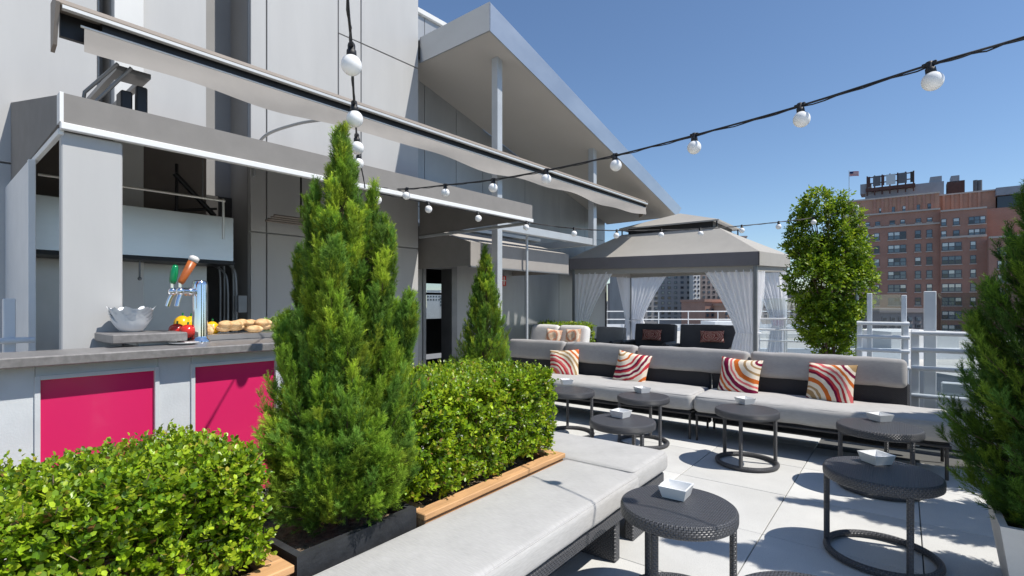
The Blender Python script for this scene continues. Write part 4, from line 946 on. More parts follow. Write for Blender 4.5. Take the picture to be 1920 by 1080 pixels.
ot = Thing('coffee_table', 'low dark box table at the gazebo entrance', 'table', ((x0 + x1) / 2, 10.4, 0)); b.box(x0, x1, 10.2, 10.75, .36, .42, .01); ot.part('top', b, 'wicker_fine')
for x_ in (x0 + .02, x1 - .07):
    for y_ in (10.22, 10.68): b = MB(); b.box(x_, x_ + .05, y_, y_ + .05, 0, .359, .004); ot.part('leg', b, 'wicker_fine')
pillow(1222, 628, 11.18, .46, .25, 'zigzag_red', 'long red patterned cushion on the dark armchair', -10, 0, 0, th=.06)
pillow(1335, 631, 10.68, .48, .24, 'zigzag_red', 'long red patterned cushion on the dark gazebo sofa', -10, 0, -2, th=.06)

# ---- railings
def railing(name, label, X0, X1, Y, zs, rr, postx, mat='white_paint', tall=(), glass=None, pw=.05):
    t = Thing(name, label, 'railing', ((X0 + X1) / 2, Y, 0))
    for z in zs: b = MB(); b.tube([(X0, Y, z), (X1, Y, z)], rr, 8); t.part('rail', b, mat)
    for x in postx: b = MB(); b.box(x - pw / 2, x + pw / 2, Y + rr + .001, Y + rr + .012 + pw, 0, zs[0] + .03, .005); t.part('post', b, mat)
    for x, h, w in tall: b = MB(); b.box(x - w / 2, x + w / 2, Y + rr + .06, Y + rr + .12, 0, h, .006); t.part('screen_post', b, mat)
    if glass: b = MB(); b.box(glass[0], glass[1], Y + rr + .085, Y + rr + .095, glass[2], glass[3]); t.part('glass_screen', b, 'screen_glass')
    return t
railing('terrace_railing', 'thin grey railing with glass screen beside the gazebo', -2.2, -.66, 10.02, (1.185, .995, .80), .016, (-2.15, -1.66, -.72), 'white_paint', ((-2.12, 1.55, .05), (-.75, 1.55, .05)), (-2.09, -.78, .3, 1.55), .035)
railing('terrace_railing', 'white railing with a tall glass-screen post beside the leafy potted tree', -.52, .06, 8.55, (1.185, 1.005, .82, .60), .024, (-.49, .02), 'white_paint', ((-.38, 1.60, .06), (.0, 1.57, .06)), (-.345, -.035, .5, 1.58), .06)
railing('terrace_railing', 'white railing right behind the shaded sofa end', .06, 3.2, 6.62, (1.155, .985, .80, .52), .024, (.09, 1.2, 2.4, 3.1), 'white_paint', ((.21, 1.58, .10), (1.6, 1.58, .08)), (.265, 1.555, .4, 1.56), .07)
# low kerb walls that the railings stand over
b = MB(); b.box(.12, 4.8, 6.70, 6.84, 0, .34, .006); solo('parapet_kerb', b, 'white_paint', 'white low kerb wall below the railing behind the sofa end', 'kerb', base=(2, 6.77, 0))
b = MB(); b.box(-2.25, -.63, 10.10, 10.24, 0, .45, .006); solo('parapet_kerb', b, 'white_paint', 'low kerb wall below the thin grey railing', 'kerb', base=(-1.4, 10.17, 0))
b = MB(); b.box(-.58, -.03, 8.66, 8.78, 0, .42, .006); solo('parapet_kerb', b, 'white_paint', 'low kerb wall beside the leafy potted tree', 'kerb', base=(-.3, 8.72, 0))
b = MB(); b.box(.30, .62, 6.74, 6.83, .342, .66, .01); solo('vent_box', b, 'white_paint', 'small white vent box on the kerb behind the sofa end', 'vent', base=(.45, 6.8, .34))

# ---- poles and string lights
b = MB(); pp = at_y(1607, 400, 9.05); b.tube([(pp[0], 9.05, 0), (pp[0] - .005, 9.05, at_y(1607, 388, 9.05)[2])], .024, 10)
PL = Thing('light_pole', 'white pole behind the leafy potted tree holding the string lights', 'pole', (pp[0], 9.05, 0)); PL.part('shaft', b, 'white_paint'); b = MB(); b.sphere((pp[0] - .005, 9.05, at_y(1607, 388, 9.05)[2]), .03, 10, 6); PL.part('cap', b, 'white_paint')
qq = at_y(988, 500, 6.75); pz = at_y(988, 432, 6.75)[2]
b = MB(); b.tube([(qq[0], 6.75, 0), (qq[0], 6.75, pz)], .022, 10); P2 = Thing('light_pole', 'thin pale pole standing behind the pale loveseat side of the sofa', 'pole', (qq[0], 6.75, 0)); P2.part('shaft', b, 'steel_paint'); b = MB(); b.lathe(qq[0], 6.75, [(0.06, .001), (.06, .012), (.025, .02)], 14); P2.part('foot', b, 'steel_paint')
BR = .0375
def bulb_meshes():
    b = MB()
    prof = [(max(.0005, BR * math.sin(math.pi * k / 20)), -.030 - BR - BR * math.cos(math.pi * k / 20)) for k in range(20)] + [(.0135, -.031)]
    b.lathe(0, 0, prof, 32); m1 = make_mesh('bulb', b); m1.materials.append(MATS['bulb_glass'])
    b = MB(); b.lathe(0, 0, [(.0005, .012), (.012, .012), (.014, .004), (.014, -.012), (.0175, -.014), (.0185, -.034), (.016, -.036), (.0005, -.036)], 12)
    b.box(-.024, .024, -.008, .008, -.004, .010, .002); m2 = make_mesh('socket', b); m2.materials.append(MATS['cable']); return m1, m2
bm_, sm_ = bulb_meshes()
def string(label, pts, bulbs, extra_start=None):
    """pts: world points of the cable through the sockets"""
    t = Thing('string_light', label, 'string lights', tuple(pts[0]))
    sp = spline(pts, 10); b = MB(); b.tube(sp, .0048, 6); 
    sp2 = [p + np.array([.004 * math.sin(i * .9), .004 * math.cos(i * .9), -.007 + .003 * math.sin(i * 1.7)]) for i, p in enumerate(sp)]; b.tube(sp2, .0034, 5)
    t.part('cable', b, 'cable')
    for i, p in enumerate(bulbs):
        rz = math.atan2(*(pts[1] - pts[0])[:2][::-1])
        s_ = t.inst('socket', sm_, p - t.base * 0, rot=(random.uniform(-.1, .1), random.uniform(-.15, .15), rz)); u_ = bpy.data.objects.new('bulb', bm_); COL.objects.link(u_); u_.parent = s_
    return t
def bp(px, py, dia, off=19):            # socket point from bulb centre pixel and apparent size
    dep = .075 * 960 / dia; p = at_d(px, py, dep); p[2] += .030 + BR; return p
vcan = [Fw(2.215, PF(x, y, 2.215)[0], 2.475) for x, y in ((690, 350), (708, 350), (803, 370), (896, 388), (988, 405))]
Abul = [bp(659, 122, 38), bp(664, 222, 30.5), bp(669, 277, 24.5), bp(673, 306, 20)]
endA = Fw(2.205, PF(684, 345, 2.2)[0], 2.50)
string('string of bulbs hanging before the tall pale wall above the tall conifer', [at_d(640, -260, 1.25), at_d(652, 0, 1.62)] + Abul + [endA], [at_d(640, -260, 1.25)] + Abul)
Bbul = [bp(1743, 153, 35), bp(1500, 225, 29.5), bp(1302, 276, 25), bp(1152, 311, 21.5), bp(1025, 336, 19), bp(925, 352, 17.2), bp(835, 361, 15.8), bp(763, 367, 14.6)]
endB = Fw(2.205, PF(700, 348, 2.2)[0], 2.52)
string('string of round white bulbs rising from the bar canopy across the open sky', [at_d(2250, -40, 1.62), at_d(1925, 68, 1.9)] + Bbul + [endB], [at_d(2250, -40, 1.62)] + Bbul)
e0 = vcan[-1]; e1 = np.array([pp[0] - .005, 9.025, at_y(1607, 392, 9.05)[2]])
Cp = []
for px, py in ((1077, 428), (1157, 432), (1240, 431), (1313, 429), (1391, 423), (1460, 416), (1525, 408), (1585, 396)):
    # the cable spans from the canopy corner to the pole: take the point of that vertical plane behind the pixel
    dr = (e1 - e0); dr[2] = 0; dr /= np.linalg.norm(dr); Cp.append(at_plane(px, py, e0, dr))
string('string of small round bulbs from the bar canopy past the gazebo to a pole', vcan + Cp + [e1], vcan[1:] + Cp)

# ================================================================== PLANTS
def quick_mesh(name, V, Fc, colors, mat):
    """V (n,3), Fc (m,3) triangles, colors (n,3)"""
    me = bpy.data.meshes.new(name); n, m = len(V), len(Fc)
    me.vertices.add(n); me.vertices.foreach_set('co', V.astype(np.float32).ravel())
    me.loops.add(m * 3); me.loops.foreach_set('vertex_index', Fc.astype(np.int32).ravel())
    me.polygons.add(m); me.polygons.foreach_set('loop_start', np.arange(0, m * 3, 3, dtype=np.int32))
    me.update(calc_edges=True)
    ca = me.color_attributes.new('Col', 'FLOAT_COLOR', 'POINT'); ca.data.foreach_set('color', np.c_[colors, np.ones(n)].astype(np.float32).ravel())
    me.materials.append(MATS[mat]); me.validate(); return me
def unit(a): return a / (np.linalg.norm(a, axis=-1, keepdims=True) + 1e-9)
def basis(d, r):
    a = unit(np.cross(d, r)); return a, np.cross(a, d)
# leaf template: folded oval, 6 vertices, 4 triangles (x = width, y = length, z = up)
LEAF = np.array([(0, 0, 0), (-.44, .27, .07), (-.44, .70, .07), (0, 1, -.05), (.44, .70, .07), (.44, .27, .07), (0, .5, -.03)])
LTRI = np.array([(6, k, (k + 1) % 6) for k in range(6)])[:, ::-1]
NLV = len(LEAF)
def leaves(pos, dirn, nrm, length, width, cols):
    k = len(pos); x = unit(np.cross(dirn, nrm)); z = np.cross(x, dirn)
    V = pos[:, None, :] + LEAF[None, :, 0:1] * (width[:, None, None] * x[:, None, :]) + LEAF[None, :, 1:2] * (length[:, None, None] * dirn[:, None, :]) + LEAF[None, :, 2:3] * (length[:, None, None] * z[:, None, :])
    Fc = (np.arange(k) * NLV)[:, None, None] + LTRI[None]
    C = np.repeat(cols, NLV, axis=0); return V.reshape(-1, 3), Fc.reshape(-1, 3), C
def lumpy(p, sc, seed):
    r_ = np.random.default_rng(seed); out = np.zeros(len(p))
    for k in range(7):
        w = r_.normal(size=3) * sc; out += np.sin(p @ w + r_.uniform(0, 6.28))
    return out / 7
def shoots(roots, dirs, nl, slen, ll, lw, pal, r_, spread=.9, top_bias=None):
    """leafy shoots: nl leaves in a spiral on each stem"""
    k = len(roots); r0 = r_.normal(size=(k, 3)); a, b_ = basis(dirs, r0)
    P = []; Dn = []; Nn = []; Ll = []; Lw = []; Cc = []
    base = pal[r_.integers(0, len(pal), k)] * r_.uniform(.75, 1.25, (k, 1))
    for i in range(nl):
        t = (i + .5) / nl; th = i * 2.4 + r_.uniform(0, .5, k)
        rad = np.cos(th)[:, None] * a + np.sin(th)[:, None] * b_
        d = unit(dirs * (.25 + .75 * t) + rad * spread * (1.1 - .55 * t) + r_.normal(size=(k, 3)) * .18)
        P.append(roots + dirs * (slen[:, None] * t)); Dn.append(d); nn = unit(dirs * .9 - rad * .5 + np.array([0, 0, .55]) + r_.normal(size=(k, 3)) * .3); Nn.append(nn)
        s_ = r_.uniform(.55, 1.32, k) * (.8 + .35 * math.sin(math.pi * min(1, t + .1))); Ll.append(ll * s_); Lw.append(lw * s_)
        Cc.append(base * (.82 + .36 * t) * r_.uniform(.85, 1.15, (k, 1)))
    return leaves(np.concatenate(P), np.concatenate(Dn), np.concatenate(Nn), np.concatenate(Ll), np.concatenate(Lw), np.concatenate(Cc))
def twigs_mesh(name, A, Bp, rad, mat, seg=4):
    k = len(A); d = unit(Bp - A); x, y = basis(d, np.random.default_rng(1).normal(size=(k, 3))); V = []; 
    for e, P in ((0, A), (1, Bp)):
        for q in range(seg):
            th = 2 * math.pi * q / seg; V.append(P + (x * math.cos(th) + y * math.sin(th)) * (rad * (1 - .5 * e))[:, None])
    V = np.stack(V, 1).reshape(-1, 3); Fc = []
    for q in range(seg): q2 = (q + 1) % seg; Fc += [(q, q2, seg + q2), (q, seg + q2, seg + q)]
    Fc = (np.arange(k) * 2 * seg)[:, None, None] + np.array(Fc)[None]
    return quick_mesh(name, V, Fc.reshape(-1, 3), np.full((len(V), 3), .2), mat)
BOX = np.array([(.22, .345, .012), (.275, .41, .018), (.15, .26, .012), (.36, .47, .028), (.19, .31, .018), (.10, .20, .012)])
def hedge(label, x0, x1, y0, y1, z0, z1, nshoot, seed, ll=.027, lw=.016, pal=BOX, name='boxwood_hedge', nl=9, lump=.05, base=None):
    r_ = np.random.default_rng(seed); t = Thing(name, label, 'hedge', base or ((x0 + x1) / 2, (y0 + y1) / 2, z0))
    L = np.array([x1 - x0, y1 - y0, z1 - z0]); c = np.array([(x0 + x1) / 2, (y0 + y1) / 2, (z0 + z1) / 2])
    ar = np.array([L[1] * L[2], L[1] * L[2], L[0] * L[2], L[0] * L[2], L[0] * L[1] * 1.25, L[0] * L[1] * .15]); f = r_.choice(6, nshoot, p=ar / ar.sum())
    u = r_.uniform(-1, 1, (nshoot, 3)); nr = np.zeros((nshoot, 3)); ax = f // 2; sg = np.where(f % 2 == 0, 1., -1.); ax = np.where(f == 4, 2, np.where(f == 5, 2, ax))
    u[np.arange(nshoot), ax] = sg; nr[np.arange(nshoot), ax] = sg
    # rounded box, pushed in and out in clumps
    h = L / 2; rr = .07; q = u * h; inn = np.clip(q, -(h - rr), h - rr); d = q - inn; l = np.linalg.norm(d, axis=1, keepdims=True); q = inn + d / np.maximum(l, 1e-6) * rr; on = unit(d + nr * .02)
    p = q + c; lm = lumpy(p, 11, seed) * 1.6 + lumpy(p, 26, seed + 1)
    depth = np.abs(r_.normal(0, .045, nshoot)) + np.where(r_.uniform(size=nshoot) < .3, r_.uniform(0, .2, nshoot), 0)
    p = p + on * (lump * lm - depth)[:, None]
    slen = r_.uniform(.05, .10, nshoot); lead = r_.uniform(size=nshoot) < .10; slen = np.where(lead & (p[:, 2] > z1 - .12), slen * 1.5, slen)
    dr = unit(on * .8 + np.array([0, 0, .75]) + r_.normal(size=(nshoot, 3)) * .45)
    V, Fc, C = shoots(p - dr * (slen * .6)[:, None] - t.base, dr, nl, slen, ll, lw, pal, r_)
    rl_ = r_.uniform(size=len(V) // NLV); Cv = C.reshape(-1, NLV, 3); Cv[rl_ < .03] = (.46, .40, .06); Cv[(rl_ > .03) & (rl_ < .042)] = (.26, .14, .05); Cv[rl_ > .82] *= .55
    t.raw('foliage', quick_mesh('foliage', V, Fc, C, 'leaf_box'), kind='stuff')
    k = 900; A = c + (r_.uniform(-1, 1, (k, 3)) * (h - .12)) - t.base; A[:, 2] = A[:, 2] * .7 - (L[2] * .1); Bp = A + unit(r_.normal(size=(k, 3)) + np.array([0, 0, .6])) * r_.uniform(.08, .22, (k, 1))
    ks = 420; As = p[:ks] - on[:ks] * .07 - t.base; Bs = p[:ks] + unit(on[:ks] * .5 + r_.normal(size=(ks, 3))) * .05 - t.base; A = np.r_[A, As]; Bp = np.r_[Bp, Bs]; k += ks
    k2 = 26; A2 = np.c_[r_.uniform(x0 + .12, x1 - .12, k2), r_.uniform(y0 + .1, y1 - .1, k2), np.full(k2, z0 - .05)] - t.base; B2 = A2 + np.c_[r_.normal(0, .1, (k2, 2)), r_.uniform(.3, .42, k2)]
    t.raw('twigs', twigs_mesh('twigs', np.r_[A, A2], np.r_[Bp, B2], np.r_[r_.uniform(.0012, .0028, k), r_.uniform(.004, .009, k2)], 'twig'), kind='stuff')
    return t
JUN = np.array([(.145, .25, .024), (.20, .31, .03), (.095, .19, .028), (.285, .375, .036), (.15, .265, .042)])
# juniper sprig template: stem with paired scale-leaf sprays, thin triangles
def sprig_template(seed, npair=6):
    r_ = np.random.default_rng(seed); V = []; Fc = []
    def tri(a, d, w, l, n):
        s = np.cross(d, n); s /= np.linalg.norm(s) + 1e-9; k = len(V); V.extend([a - s * w, a + s * w, a + d * l]); Fc.append((k, k + 1, k + 2))
    tri(np.zeros(3), np.array([0, 1., 0]), .022, 1.0, np.array([0, 0, 1.])); tri(np.zeros(3), np.array([0, 1., 0]), .022, .95, np.array([1., 0, 0]))
    for i in range(npair):
        t = .08 + .82 * i / npair
        for q in range(3):
            th = q * 2.1 + i * 1.1 + r_.uniform(0, .4); d = np.array([math.cos(th) * .62, .85, math.sin(th) * .62]); d += r_.normal(size=3) * .1; d /= np.linalg.norm(d)
            tri(np.array([0, t, 0]), d, .026, (.42 - .2 * t) * r_.uniform(.8, 1.2), r_.normal(size=3))
    return np.array(V), np.array(Fc)
SPR = [sprig_template(i) for i in range(4)]
def sprigs(pos, dirn, size, cols, r_):
    Vs = []; Fs = []; Cs = []; off = 0
    grp = r_.integers(0, 4, len(pos))
    for g_ in range(4):
        m = grp == g_; k = int(m.sum())
        if not k: continue
        T_, F_ = SPR[g_]; d = dirn[m]; x, z = basis(d, r_.normal(size=(k, 3)))
        V = pos[m][:, None, :] + size[m][:, None, None] * (T_[None, :, 0:1] * x[:, None, :] + T_[None, :, 1:2] * d[:, None, :] + T_[None, :, 2:3] * z[:, None, :])
        tipc = 1 + .35 * (T_[:, 1] - .4); C = cols[m][:, None, :] * tipc[None, :, None]
        Vs.append(V.reshape(-1, 3)); Fs.append(((np.arange(k) * len(T_))[:, None, None] + F_[None] + off).reshape(-1, 3)); Cs.append(C.reshape(-1, 3)); off += k * len(T_)
    return np.concatenate(Vs), np.concatenate(Fs), np.concatenate(Cs)
def conifer(label, bx, by, z0, z1, prof, nplume, per, seed, size=.075, pal=JUN, tipness=1.0, name='juniper', lean=(0, 0), group=None, low=0.0, leaders=()):
    """upright juniper: plumes rising from the stem, each clothed in feathery sprigs. prof: [(height fraction, radius)]"""
    r_ = np.random.default_rng(seed); t = Thing(name, label, 'conifer', (bx, by, z0), group=group); Hh = z1 - z0
    hf = np.array([p[0] for p in prof]); rf = np.array([p[1] for p in prof]) * .85
    ht = r_.uniform(.03, 1, nplume) ** .9 * 1.0                      # height fraction of the plume's tip
    w = np.interp(ht, hf, rf); keep = r_.uniform(size=nplume) < (w / rf.max()) ** .8 + .06; ht = ht[keep]; k = len(ht)
    az = r_.uniform(0, 2 * math.pi, k); Rr = np.interp(ht, hf, rf)
    over = r_.uniform(.80, 1.10, k) + np.where(r_.uniform(size=k) < .12, .14, 0)
    sect = 1 + .13 * np.sin(3 * az + seed) + .10 * np.sin(5 * az + 9 * ht + seed * 2)
    Rt = Rr * over * sect
    tip = np.c_[np.cos(az) * Rt, np.sin(az) * Rt, ht * Hh + r_.normal(0, .02, k)]
    rise = (.25 + .20 * r_.uniform(size=k)) * (1 - low * (ht < .3)) * np.clip(Rr / rf.max() + .25, .3, 1)
    rootz = np.maximum(.02, tip[:, 2] - rise * 1.0); root = np.c_[np.cos(az) * Rt * .12, np.sin(az) * Rt * .12, rootz]
    ctrl = np.c_[np.cos(az) * Rt * .85, np.sin(az) * Rt * .85, rootz + (tip[:, 2] - rootz) * .45]
    for (ox, oy, zl, rl, kl) in leaders:                            # side leaders with their own pointed tops
        hl = r_.uniform(.1, 1, kl) ** .8; a2 = r_.uniform(0, 2 * math.pi, kl); R2 = (rl * (1 - hl) ** .55 + .008) * r_.uniform(.75, 1.15, kl); Zl = zl - z0; zb_ = Zl * .25
        ax_ = np.c_[ox * (.45 + .55 * hl), oy * (.45 + .55 * hl), zb_ + (Zl - zb_) * hl]; rad_ = np.c_[np.cos(a2), np.sin(a2), np.zeros(kl)]
        tp_ = ax_ + rad_ * R2[:, None]; rs_ = np.c_[np.zeros((kl, 2)), np.full(kl, .20) * r_.uniform(.7, 1.3, kl)]; rt_ = ax_ - rs_; ct_ = ax_ + rad_ * (R2 * .8)[:, None] - rs_ * .5
        tip = np.r_[tip, tp_]; root = np.r_[root, rt_]; ctrl = np.r_[ctrl, ct_]; Rr = np.r_[Rr, R2]
    root[:, 2] = np.maximum(root[:, 2], .02); k = len(tip)
    P = []; Dn = []; Sz = []; Cc = []
    col = pal[r_.integers(0, len(pal), k)] * r_.uniform(.7, 1.3, (k, 1))
    for i in range(per):
        u = (r_.uniform(.22, 1, k)) ** .75
        p = (1 - u)[:, None] ** 2 * root + 2 * ((1 - u) * u)[:, None] * ctrl + u[:, None] ** 2 * tip
        dd = unit(2 * (1 - u)[:, None] * (ctrl - root) + 2 * u[:, None] * (tip - ctrl))
        rad = .055 * (1.08 - u) * (Rr / rf.max() * .8 + .35)
        o = r_.normal(size=(k, 3)); o -= dd * np.sum(o * dd, 1, keepdims=True); o = unit(o)
        P.append(p + o * (rad * r_.uniform(.1, 1.0, k))[:, None]); Dn.append(unit(dd + o * r_.uniform(.25, .8, k)[:, None] + np.array([0, 0, .38]) + r_.normal(size=(k, 3)) * .12))
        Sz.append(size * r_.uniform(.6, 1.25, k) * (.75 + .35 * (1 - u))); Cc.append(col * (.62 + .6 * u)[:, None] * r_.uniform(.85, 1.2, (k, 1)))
    V, Fc, C = sprigs(np.concatenate(P), np.concatenate(Dn), np.concatenate(Sz), np.concatenate(Cc), r_)
    V[:, 0] += lean[0] * V[:, 2]; V[:, 1] += lean[1] * V[:, 2]
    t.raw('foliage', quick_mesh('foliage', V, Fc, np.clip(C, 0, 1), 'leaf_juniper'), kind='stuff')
    b = MB(); b.tube([(bx, by, z0 - .04), (bx + lean[0] * Hh * .5, by + lean[1] * Hh * .5, z0 + Hh * .5), (bx + lean[0] * Hh * .95, by + lean[1] * Hh * .95, z0 + Hh * .95)], .028, 8, True, .004); t.part('trunk', b, 'bark')
    mid = .25 * root + .5 * ctrl + .25 * tip
    t.raw('branches', twigs_mesh('branches', np.r_[root * np.array([.3, .3, 1]), mid], np.r_[mid, ctrl * .4 + tip * .6], np.r_[np.full(k, .0045), np.full(k, .0022)], 'bark'), kind='stuff')
    return t

# ---- planters
def plank_planter(label, x0, x1, y0, y1, h, base_z=0.0, open_end=None):
    t = Thing('cedar_planter', label, 'planter', ((x0 + x1) / 2, (y0 + y1) / 2, 0)); th = .035; nb = 4; bh = (h - .03) / nb
    for q in range(nb):
        z0, z1 = q * bh + .002, (q + 1) * bh - .003
        for (a, b_, c, d) in ((x1 - th, x1, y0, y1), (x0, x0 + th, y0, y1), (x0 + th + .001, x1 - th - .001, y0, y0 + th), (x0 + th + .001, x1 - th - .001, y1 - th, y1)):
            b = MB(); b.box(a, b_, c, d, z0, z1, .004); t.part('plank', b, 'cedar')
    cp = .075
    for (a, b_, c, d) in ((x1 - cp + .008, x1 + .012, y0 - .01, y1 + .01), (x0 - .012, x0 + cp - .008, y0 - .01, y1 + .01), (x0 + cp - .007, x1 - cp + .007, y0 - .01, y0 + cp - .01), (x0 + cp - .007, x1 - cp + .007, y1 - cp + .01, y1 + .01)):
        b = MB(); b.box(a, b_, c, d, h - .03, h, .004); t.part('rim_plank', b, 'cedar')
    n = 16; m = max(8, int((y1 - y0) * 12)); P = np.zeros((m, n, 3)); r_ = np.random.default_rng(2)
    for i in range(m):
        for j in range(n): P[i, j] = (x0 + th + (x1 - x0 - 2 * th) * j / (n - 1), y0 + th + (y1 - y0 - 2 * th) * i / (m - 1), h - .065 + r_.uniform(-.012, .012))
    b = MB(); b.grid(P); t.part('soil', b, 'soil'); return t
plank_planter('cedar plank planter under the hedge nearest the pink bar panels', -2.55, -1.765, -1.7, .985, .505)
plank_planter('cedar plank planter between the black planter and the bench corner', -2.50, -1.765, 1.64, 2.855, .478)
def box_planter(name, label, x0, x1, y0, y1, h, mat, taper=.0, wall=.03):
    t = Thing(name, label, 'planter', ((x0 + x1) / 2, (y0 + y1) / 2, 0)); q = taper
    o1 = [(x0 + q, y0 + q, 0.001), (x1 - q, y0 + q, 0.001), (x1 - q, y1 - q, 0.001), (x0 + q, y1 - q, 0.001)]; o2 = [(x0, y0, h), (x1, y0, h), (x1, y1, h), (x0, y1, h)]
    w = wall; i2 = [(x0 + w, y0 + w, h), (x1 - w, y0 + w, h), (x1 - w, y1 - w, h), (x0 + w, y1 - w, h)]; i1 = [(a, c, h - .12) for a, c, _ in i2]
    v = o1 + o2 + i2 + i1; f = [(3, 2, 1, 0)]
    for k in range(4): k2 = (k + 1) % 4; f += [(k, k2, 4 + k2, 4 + k), (4 + k, 4 + k2, 8 + k2, 8 + k), (8 + k, 8 + k2, 12 + k2, 12 + k)]
    b = MB(); b.add(v, f); t.part('box', b, mat)
    n = 12; P = np.zeros((n, n, 3)); r_ = np.random.default_rng(4)
    for i in range(n):
        for j in range(n): P[i, j] = (x0 + w + (x1 - x0 - 2 * w) * j / (n - 1), y0 + w + (y1 - y0 - 2 * w) * i / (n - 1), h - .06 + r_.uniform(-.015, .015))
    b = MB(); b.grid(P); t.part('soil', b, 'soil'); return t
box_planter('black_planter', 'square black planter holding the tall conifer', -2.38, -1.80, 1.03, 1.62, .505, 'black_planter')
box_planter('pale_planter', 'pale tapered planter under the big dark conifer', .36, .96, 3.32, 3.92, .40, 'white_planter', .06)
box_planter('dark_pot', 'dark pot under the small cone-shaped conifer', -4.28, -3.84, 4.52, 4.96, .36, 'black_planter', .04)
box_planter('tree_pot', 'dark square pot under the leafy tree', -1.12, -.66, 8.56, 9.02, .5, 'black_planter', .03)
box_planter('trough_planter', 'long dark trough under the far clipped hedge', -6.0, -4.9, 8.7, 9.15, .5, 'black_planter')

hedge('leafy clipped boxwood hedge in the planter nearest the pink bar panels', -2.43, -1.78, -.9, .93, .53, .915, 9800, 3, .0205, .0155, lump=.02)
hedge('leafy clipped boxwood hedge between the tall conifer and the bench corner', -2.56, -1.80, 1.60, 2.84, .50, 1.035, 7000, 5, .022, .016, lump=.02)
hedge('small clipped hedge in a trough behind the pale loveseat', -6.0, -4.9, 8.66, 9.2, .46, 1.06, 1300, 6, .03, .018, base=(-5.45, 8.9, .46))
conifer('tall feathery bright green conifer in the black planter', -2.035, 1.385, .48, 2.235, [(0, .28), (.08, .36), (.2, .37), (.33, .33), (.48, .235), (.60, .165), (.72, .12), (.84, .08), (.93, .05), (1, .012)], 760, 48, 7, .064, low=.6,
        leaders=[tuple((rt * la + fw * fo)[:2]) + (zz_, rl_, kl_) for la, fo, zz_, rl_, kl_ in ((.21, -.03, 1.84, .10, 85), (-.14, .0, 2.02, .085, 75), (.02, -.17, 1.72, .11, 90), (.30, .02, 1.50, .10, 60), (-.25, -.05, 1.42, .10, 60), (.12, .05, 2.02, .07, 50), (-.22, .08, 1.72, .09, 50), (.10, -.2, 1.40, .11, 60), (-.24, -.12, .92, .14, 70), (.0, -.24, .90, .15, 80), (.20, -.20, .95, .13, 60), (.30, -.06, .95, .12, 40))])
pq = at_d(910, 600, 6.3)
conifer('small cone-shaped conifer standing before the long sofa', pq[0], pq[1], .30, 2.13, [(0, .26), (.1, .36), (.25, .37), (.45, .30), (.65, .2), (.82, .115), (.93, .055), (1, .01)], 620, 24, 9, .085, low=.5)
conifer('big dark conifer in the pale planter', .66, 3.62, .30, 2.95, [(0, .40), (.1, .45), (.3, .46), (.44, .41), (.54, .30), (.62, .21), (.70, .12), (.8, .08), (.9, .05), (1, .012)], 850, 34, 12, .088, pal=JUN * np.array([.48, .58, .62]), low=.3)

big = [o for o in COL.objects if o.get('label') == 'big dark conifer in the pale planter'][0]; bigp = [o for o in COL.objects if o.get('label') == 'pale tapered planter under the big dark conifer'][0]
for (x, y), rz, l1, l2 in (((1.08, 4.78), 2.0, 'unseen dark conifer added for shade between the big dark conifer and the railing', 'added pale tapered planter next to the one under the big dark conifer'), ((1.20, 5.92), 4.1, 'unseen dark conifer added for shade right beside the railing at the sofa end', 'added pale tapered planter beside the railing at the sofa end')):  # out-of-view conifers and planters added to shade the right floor and sofa end
    c = copy_tree(big); c.location = (x, y, .30); c.rotation_euler = (0, 0, rz); c['label'] = l1; c['group'] = 'dark conifers in pale planters'
    c = copy_tree(bigp); c.location = (x, y, 0); c['label'] = l2; c['group'] = 'pale planters'
big['group'] = 'dark conifers in pale planters'; bigp['group'] = 'pale planters'
# ---- leafy tree in a pot behind the sofa
def leafy_tree(label, bx, by, z0, lobes, n, seed, ll=.05, lw=.026, pal=None, trunks=3):
    r_ = np.random.default_rng(seed); t = Thing('potted_tree', label, 'tree', (bx, by, z0)); pal = BOX * np.array([.70, .72, .8]) if pal is None else pal
    P = []
    vol = np.array([l[3] ** 2 * l[4] for l in lobes]); ch = r_.choice(len(lobes), n, p=vol / vol.sum()); Lb = np.array(lobes)
    d = unit(r_.normal(size=(n, 3))); rad = r_.uniform(.35, 1, n) ** .45; q = Lb[ch]
    p = q[:, :3] + d * np.c_[q[:, 3], q[:, 3], q[:, 4]] * rad[:, None]
    p += d * (lumpy(p, 9, seed) * .12)[:, None]
    gap = lumpy(p, 7.5, seed + 3); kp = gap > -.30; p = p[kp]; d = d[kp]; k = len(p)
    dr = unit(d * .7 + np.array([0, 0, .4]) + r_.normal(size=(k, 3)) * .5)
    V, Fc, C = shoots(p - t.base, dr, 7, r_.uniform(.08, .15, k), ll, lw, pal, r_, 1.0)
    t.raw('crown', quick_mesh('crown', V, Fc, C, 'leaf_tree'), kind='stuff')
    zt_ = max(l[2] for l in lobes)
    for q_ in range(trunks):
        a = q_ * 2.1 + .4; b = MB(); l = lobes[(q_ * 2) % len(lobes)]
        b.tube(spline([(bx + .03 * math.cos(a), by + .03 * math.sin(a), z0 - .06), (bx + .08 * math.cos(a), by + .08 * math.sin(a), z0 + .4), (bx * .5 + l[0] * .5, by * .5 + l[1] * .5, (z0 + l[2]) / 2 + .1), (l[0], l[1], l[2])], 5), .02, 7, True, .006); t.part('trunk', b, 'bark')
    kk = 260; idx = r_.integers(0, len(p), kk); B2 = p[idx] - t.base; A2 = B2 * np.array([.35, .35, .8]) - np.array([0, 0, .08]); t.raw('branches', twigs_mesh('branches', A2, B2, np.full(kk, .004), 'bark'), kind='stuff')
c0_ = at_d(1555, 600, 7.6)
def lb(px, py, rx, rz, dd=0): p = at_d(px, py, 7.6 + dd); return (p[0], p[1], p[2], rx / 960 * 7.6, rz / 960 * 7.6)
